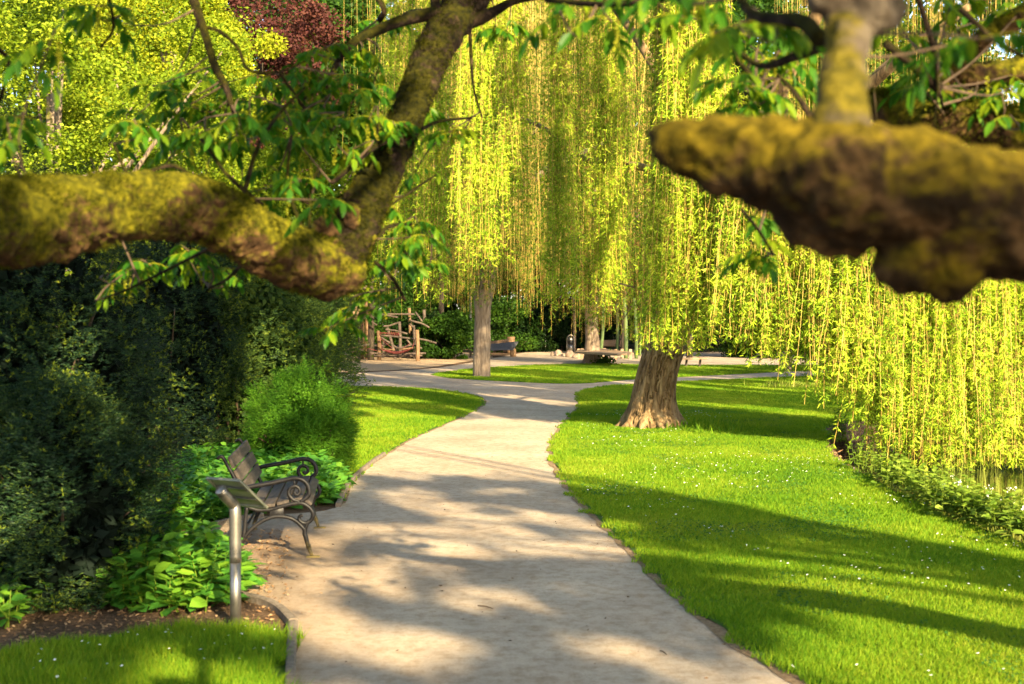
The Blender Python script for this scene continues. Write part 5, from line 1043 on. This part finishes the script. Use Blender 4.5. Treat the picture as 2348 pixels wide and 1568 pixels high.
# small sign, poles, green fence
g = GZ(PD(213, 0)[0], 84); sg = thing('sign_board', 'small blank grey sign board on a thin pole before the dark shrubs', 'sign', g)
m = MB(); tube(m, [g, g+[0, 0, 2.2]], [.03, .03], 8, 2); m.build('pole', M['grey_panel'], sg); m = MB(); c = W(*PD(215, 198), 83.9); box(m, c, np.array([.30, .05, 0]), np.array([0, .012, 0]), UP*.30, .01); m.build('panel', M['grey_panel'], sg)
for (px, pt, Z, r_, lab) in [(1078.5, 690, 71, .07, 'thin grey metal pole left of the pale willow trunk'), (PD(725, 0)[0], PD(0, 60)[1], 84, .10, 'brownish pole standing above the waste bin')]:
    g = GZ(px, Z); m = MB(); h = zat(pt, Z)+1.5; tube(m, [g, g+[0, 0, h*.5], g+[0, 0, h]], [r_, r_, r_*.8], 10, 3); tag(m.build('metal_pole', M['steel'] if Z < 80 else M['plank'], smooth=True, origin=g), lab, 'pole')
gf = thing('mesh_fence', 'dark green mesh fence half hidden behind the low shrubs', 'fence', GZ(1300, 89))
for k in range(9):
    g = GZ(1215+k*30, 89); m = MB(); tube(m, [g, g+[0, 0, 1.5]], [.03, .03], 6, 1); m.build('fence_post', M['fence_green'], gf)
m = MB(); a, b = GZ(1215, 89), GZ(1455, 89)
for k in range(14): tube(m, [a+[0, 0, .1+k*.1], b+[0, 0, .1+k*.1]], [.012, .012], 4, 1)
for k in range(80): p = a+(b-a)*k/79; tube(m, [p, p+[0, 0, 1.45]], [.008, .008], 3, 1)
m.build('mesh', M['fence_green'], gf)
# ------------------------------------------------------------------ unseen trees behind the viewer, crowns shaped from a map of the wanted shade
ct_ = 1/math.tan(SUN_EL)
lp = np.vstack([catmull(p, 4) for p in limbPts]); limbG = lp[:, :2]-SUN_AZ*ct_*lp[:, 2:3]
lp = catmull(limbPts[1], 4)+[0, 0, .17]; nL = len(catmull(limbPts[0], 4)); limbG = limbG[:nL]; limbR_G = lp[:, :2]-SUN_AZ*ct_*lp[:, 2:3]
clG = np.array([q[:2]-SUN_AZ*ct_*q[2] for q in CLC])
litE = [(830, 1212, 120, 16), (1180, 1190, 170, 10), (1330, 1258, 170, 20), (1230, 1375, 270, 32), (790, 1325, 170, 36), (900, 1500, 230, 60), (1420, 1485, 160, 26), (1080, 1160, 120, 8),
        (1900, 1350, 330, 26), (2200, 1450, 300, 50), (1700, 1290, 160, 16), (1600, 1345, 140, 20), (1950, 1510, 280, 26), (1480, 1205, 120, 10), (430, 1462, 230, 7), (620, 1250, 60, 12),
        (380, 1290, 200, 45), (520, 1120, 120, 30), (700, 1110, 130, 40), (330, 1180, 120, 25), (150, 1240, 190, 42), (40, 1200, 200, 24)]
def shade(g, r):
    px, py, z = proj(np.hstack([g, np.zeros((len(g), 1))]))
    bnd = np.interp(px, [-2000, 760, 800, 1260, 1290, 1700, 2000, 2260, 2420, 4000], [880, 900, 1083, 1080, 1105, 1168, 1250, 1338, 1385, 1800])
    s = np.where(py > bnd+(vn(np.hstack([g, 0*g[:, :1]]), 1.4, 9)-.5)*16, .97, 0.0); s = np.where(g[:, 1] < 6.5, .6, s)
    # sun aligned streaky noise
    e1 = g@SUN_AZ; e2 = g@np.array([-SUN_AZ[1], SUN_AZ[0]]); q = np.stack([e1*.36, e2*1.15, 0*e1], 1); nz = fbm(q, 1.0, 3, 12)
    left = (px < 760)
    s = np.where((nz > np.where(left, np.where(g[:, 1] > 16, .52, .60), 0.60)), s*.10, s)
    lawn = px > np.interp(py, [1080, 1200, 1350, 1568], [1275, 1375, 1530, 1840]); s = np.where(lawn & (nz > .585), s*.15, s)
    s = np.where((px < 690) & (py > 1425), .985, s)
    for cx, cy, a, b in litE:
        k = ((px-cx)/a)**2+((py-cy)/b)**2 < 1; s = np.where(k & (nz > (.32 if cx < 760 and cy < 1320 else .40)), s*.06, s)
    d = np.full(len(g), 9.)
    for q_ in limbG[::2]:
        dd = g-q_; d = np.minimum(d, np.hypot(dd@SUN_AZ/1.9, dd@np.array([-SUN_AZ[1], SUN_AZ[0]])))
    s = np.where((d < .46) & (vn(np.hstack([g*[1, .5], 0*g[:, :1]]), 3.5, 44) > .24), 0, s)
    d = np.full(len(g), 9.); fine = vn(np.hstack([g*[1, .5], 0*g[:, :1]]), 3.5, 44)
    for q_ in limbR_G:
        dd = g-q_; d = np.minimum(d, np.hypot(dd@SUN_AZ/1.6, dd@np.array([-SUN_AZ[1], SUN_AZ[0]])))
    s = np.where(d < .31, np.where(fine > .25, 0, s), np.where(d < .55, 1.0, s))
    d = np.full(len(g), 9.)
    for q_ in clG:
        dd = g-q_; d = np.minimum(d, np.hypot(dd@SUN_AZ/1.9, dd@np.array([-SUN_AZ[1], SUN_AZ[0]])))
    s = np.where((d < .38) & (nz > .30) & (fine > .33), 0, s)
    return r.random(len(g)) < s
r = np.random.default_rng(77); n0 = 520000
g = np.stack([r.uniform(-13, 7, n0), r.uniform(3, 34, n0)], 1); g = g[shade(g, r)]
h = r.choice([6.0, 7.4, 8.8], len(g))+r.normal(0, .35, len(g))+vn(np.hstack([g, 0*g[:, :1]]), .5, 3)
P = np.hstack([g+SUN_AZ*ct_*h[:, None], h[:, None]]); px, py, z = proj(P)
infr = (z > 0) & (px > -250) & (px < 2600) & (py > -220); P = P[~infr]; P = P[r.random(len(P)) < min(1, 145000/len(P))]
# streaks over the junction: leaves of an added unseen tree, placed by shade noise
n1 = 260000; g2 = np.stack([r.uniform(-9, 9, n1), r.uniform(19, 46, n1)], 1); qx, qy, qz = proj(np.hstack([g2, np.zeros((n1, 1))]))
e1 = g2@SUN_AZ; e2 = g2@np.array([-SUN_AZ[1], SUN_AZ[0]]); nz2 = fbm(np.stack([e1*.13, e2*1.9, 0*e1], 1), 1.0, 3, 31)
low = np.interp(qx, [-500, 1100, 1320, 1500, 1600, 1900, 2000], [955, 962, 962, 970, 985, 1040, 1050]); dl = np.clip((low-qy)/60, 0, 1)
k = (qy < low) & (nz2 < .46+.14*dl) & (r.random(n1) < .9); g2 = g2[k]
lk = []
for q_, Z_ in LOCKS[:28]+[(x_, float(np.interp(x_, [1600, 1800, 1950, 2400], [22.0, 21.0, 20.4, 20.2]))) for x_ in range(1640, 2500, 16)]:
    for h_ in np.arange(-.6 if q_ > 1650 else 2, 5.5 if q_ > 1650 else 9, .25): p_ = GZ(q_, Z_, h_); lk.append(p_[:2]-SUN_AZ*ct_*h_)
lk = np.array(lk); d = np.full(len(g2), 9.)
for q_ in lk:
    dd = g2-q_; d = np.minimum(d, np.hypot(dd@SUN_AZ/2, dd@np.array([-SUN_AZ[1], SUN_AZ[0]])))
g2 = g2[(d > .26)]; h2 = r.uniform(8.2, 11, len(g2)); P2 = np.hstack([g2+SUN_AZ*ct_*h2[:, None], h2[:, None]]); px, py, z = proj(P2); P2 = P2[~((z > 0) & (px > -200) & (px < 2550) & (py > -60))]
P2 = P2[r.random(len(P2)) < min(1, 60000/len(P2))]
n3 = 160000; g3 = np.stack([r.uniform(-14, 14, n3), r.uniform(41, 60, n3)], 1); e1 = g3@SUN_AZ; e2 = g3@np.array([-SUN_AZ[1], SUN_AZ[0]])
nz3 = fbm(np.stack([e1*.11, e2*1.0, 0*e1], 1), 1.0, 3, 57); g3 = g3[nz3 < .50]; h3 = (2.6+.27*g3[:, 1])/1.545+r.uniform(.3, 2.2, len(g3))
P3 = np.hstack([g3+SUN_AZ*ct_*h3[:, None], h3[:, None]]); px, py, z = proj(P3); P3 = P3[py < -60]; P3 = P3[r.random(len(P3)) < min(1, 50000/len(P3))]
m = MB(); leafquads(m, P3, r.normal(size=(len(P3), 3)), .16*r.uniform(.7, 1.3, len(P3)), .10, r); m.build('upper_shade_crown', M['willow_leaf_shaded'], bigw)  # unseen leaves above the view, placed to shade the grass island
cid = np.where(P[:, 1] < -4, 0, np.where(P[:, 0] > 5.5, 1, 2))
info = [((4.5, -9.5, 0), 'unseen walnut tree behind the viewer, crown shaped to shade the front of the path'), ((9.5, -.8, 0), 'unseen walnut tree right of the viewer, crown shaped to shade the lawn'), ((1.2, -3.2, 0), 'unseen walnut tree just behind the viewer, crown shaped to shade the yews and bench')]
info.append(((14.5, 1.0, 0), 'tall unseen tree added right of the viewer beside the pond to streak the junction with shade'))
for k in range(4):
    Q = P[cid == k] if k < 3 else P2
    if not len(Q): continue
    b = np.array(info[k][0], float); th = thing('walnut_tree' if k < 3 else 'added_shade_tree', info[k][1], 'tree', b); m = MB()
    leafquads(m, Q, r.normal(size=(len(Q), 3)), .15*r.uniform(.7, 1.3, len(Q)), .09, r); m.build('crown', M['walnut_leaf'], th)
    m = MB(); tube(m, [b+[0, 0, -.1], b+[0, 0, 3], b+[.1, .1, 6.0]], [.3, .25, .18], 14, 5, .1, 3); m.build('trunk', M['mossy_bark'], th, True)
    m = MB()
    for q in range((22, 20, 7, 7)[k]):
        e = Q[r.integers(0, len(Q))]; s0 = b+np.array([.1, .1, r.uniform(4, 6)]); tube(m, [s0, (s0+e)/2+[0, 0, .4], e], ([.09, .05, .012] if k < 2 else [.05, .03, .01]) if k < 3 else [.07, .035, .01], 7, 5)
    m.build('limbs', M['rise_bark'], th, True)

# ------------------------------------------------------------------ light, sky, camera
sc = bpy.context.scene
w = bpy.data.worlds.new('World'); sc.world = w; w.use_nodes = True; nt = w.node_tree
bgN = nt.nodes['Background']; sky = nt.nodes.new('ShaderNodeTexSky'); sky.sky_type = 'NISHITA'; sky.sun_disc = False; sky.sun_elevation = SUN_EL
sky.sun_rotation = math.atan2(SUN_AZ[0], SUN_AZ[1]); sky.air_density = 1.0; sky.dust_density = 1.5; sky.ozone_density = 1.0
nt.links.new(sky.outputs[0], bgN.inputs[0]); bgN.inputs[1].default_value = .11
ld = bpy.data.lights.new('sun', 'SUN'); ld.energy = 5.0; ld.angle = math.radians(.65); ld.color = (1.0, .80, .47); lo = bpy.data.objects.new('sun', ld); C.objects.link(lo)
sd = Vector((SUN_AZ[0]*math.cos(SUN_EL), SUN_AZ[1]*math.cos(SUN_EL), math.sin(SUN_EL))); lo.rotation_euler = sd.to_track_quat('Z', 'Y').to_euler(); lo.location = (20, -30, 20)
cd = bpy.data.cameras.new('camera'); co = bpy.data.objects.new('camera', cd); C.objects.link(co); sc.camera = co
cd.sensor_width = 36; cd.lens = 45; cd.clip_start = .05; cd.clip_end = 2000; co.location = (0, 0, CAMH); co.rotation_euler = (PI/2-PITCH, 0, 0)
cd.dof.use_dof = True; cd.dof.focus_distance = 24.5; cd.dof.aperture_fstop = 3.0; cd.dof.aperture_blades = 9
sc.view_settings.view_transform = 'Standard'; sc.view_settings.look = 'None'; sc.view_settings.gamma = 1; sc.view_settings.exposure = 2.15
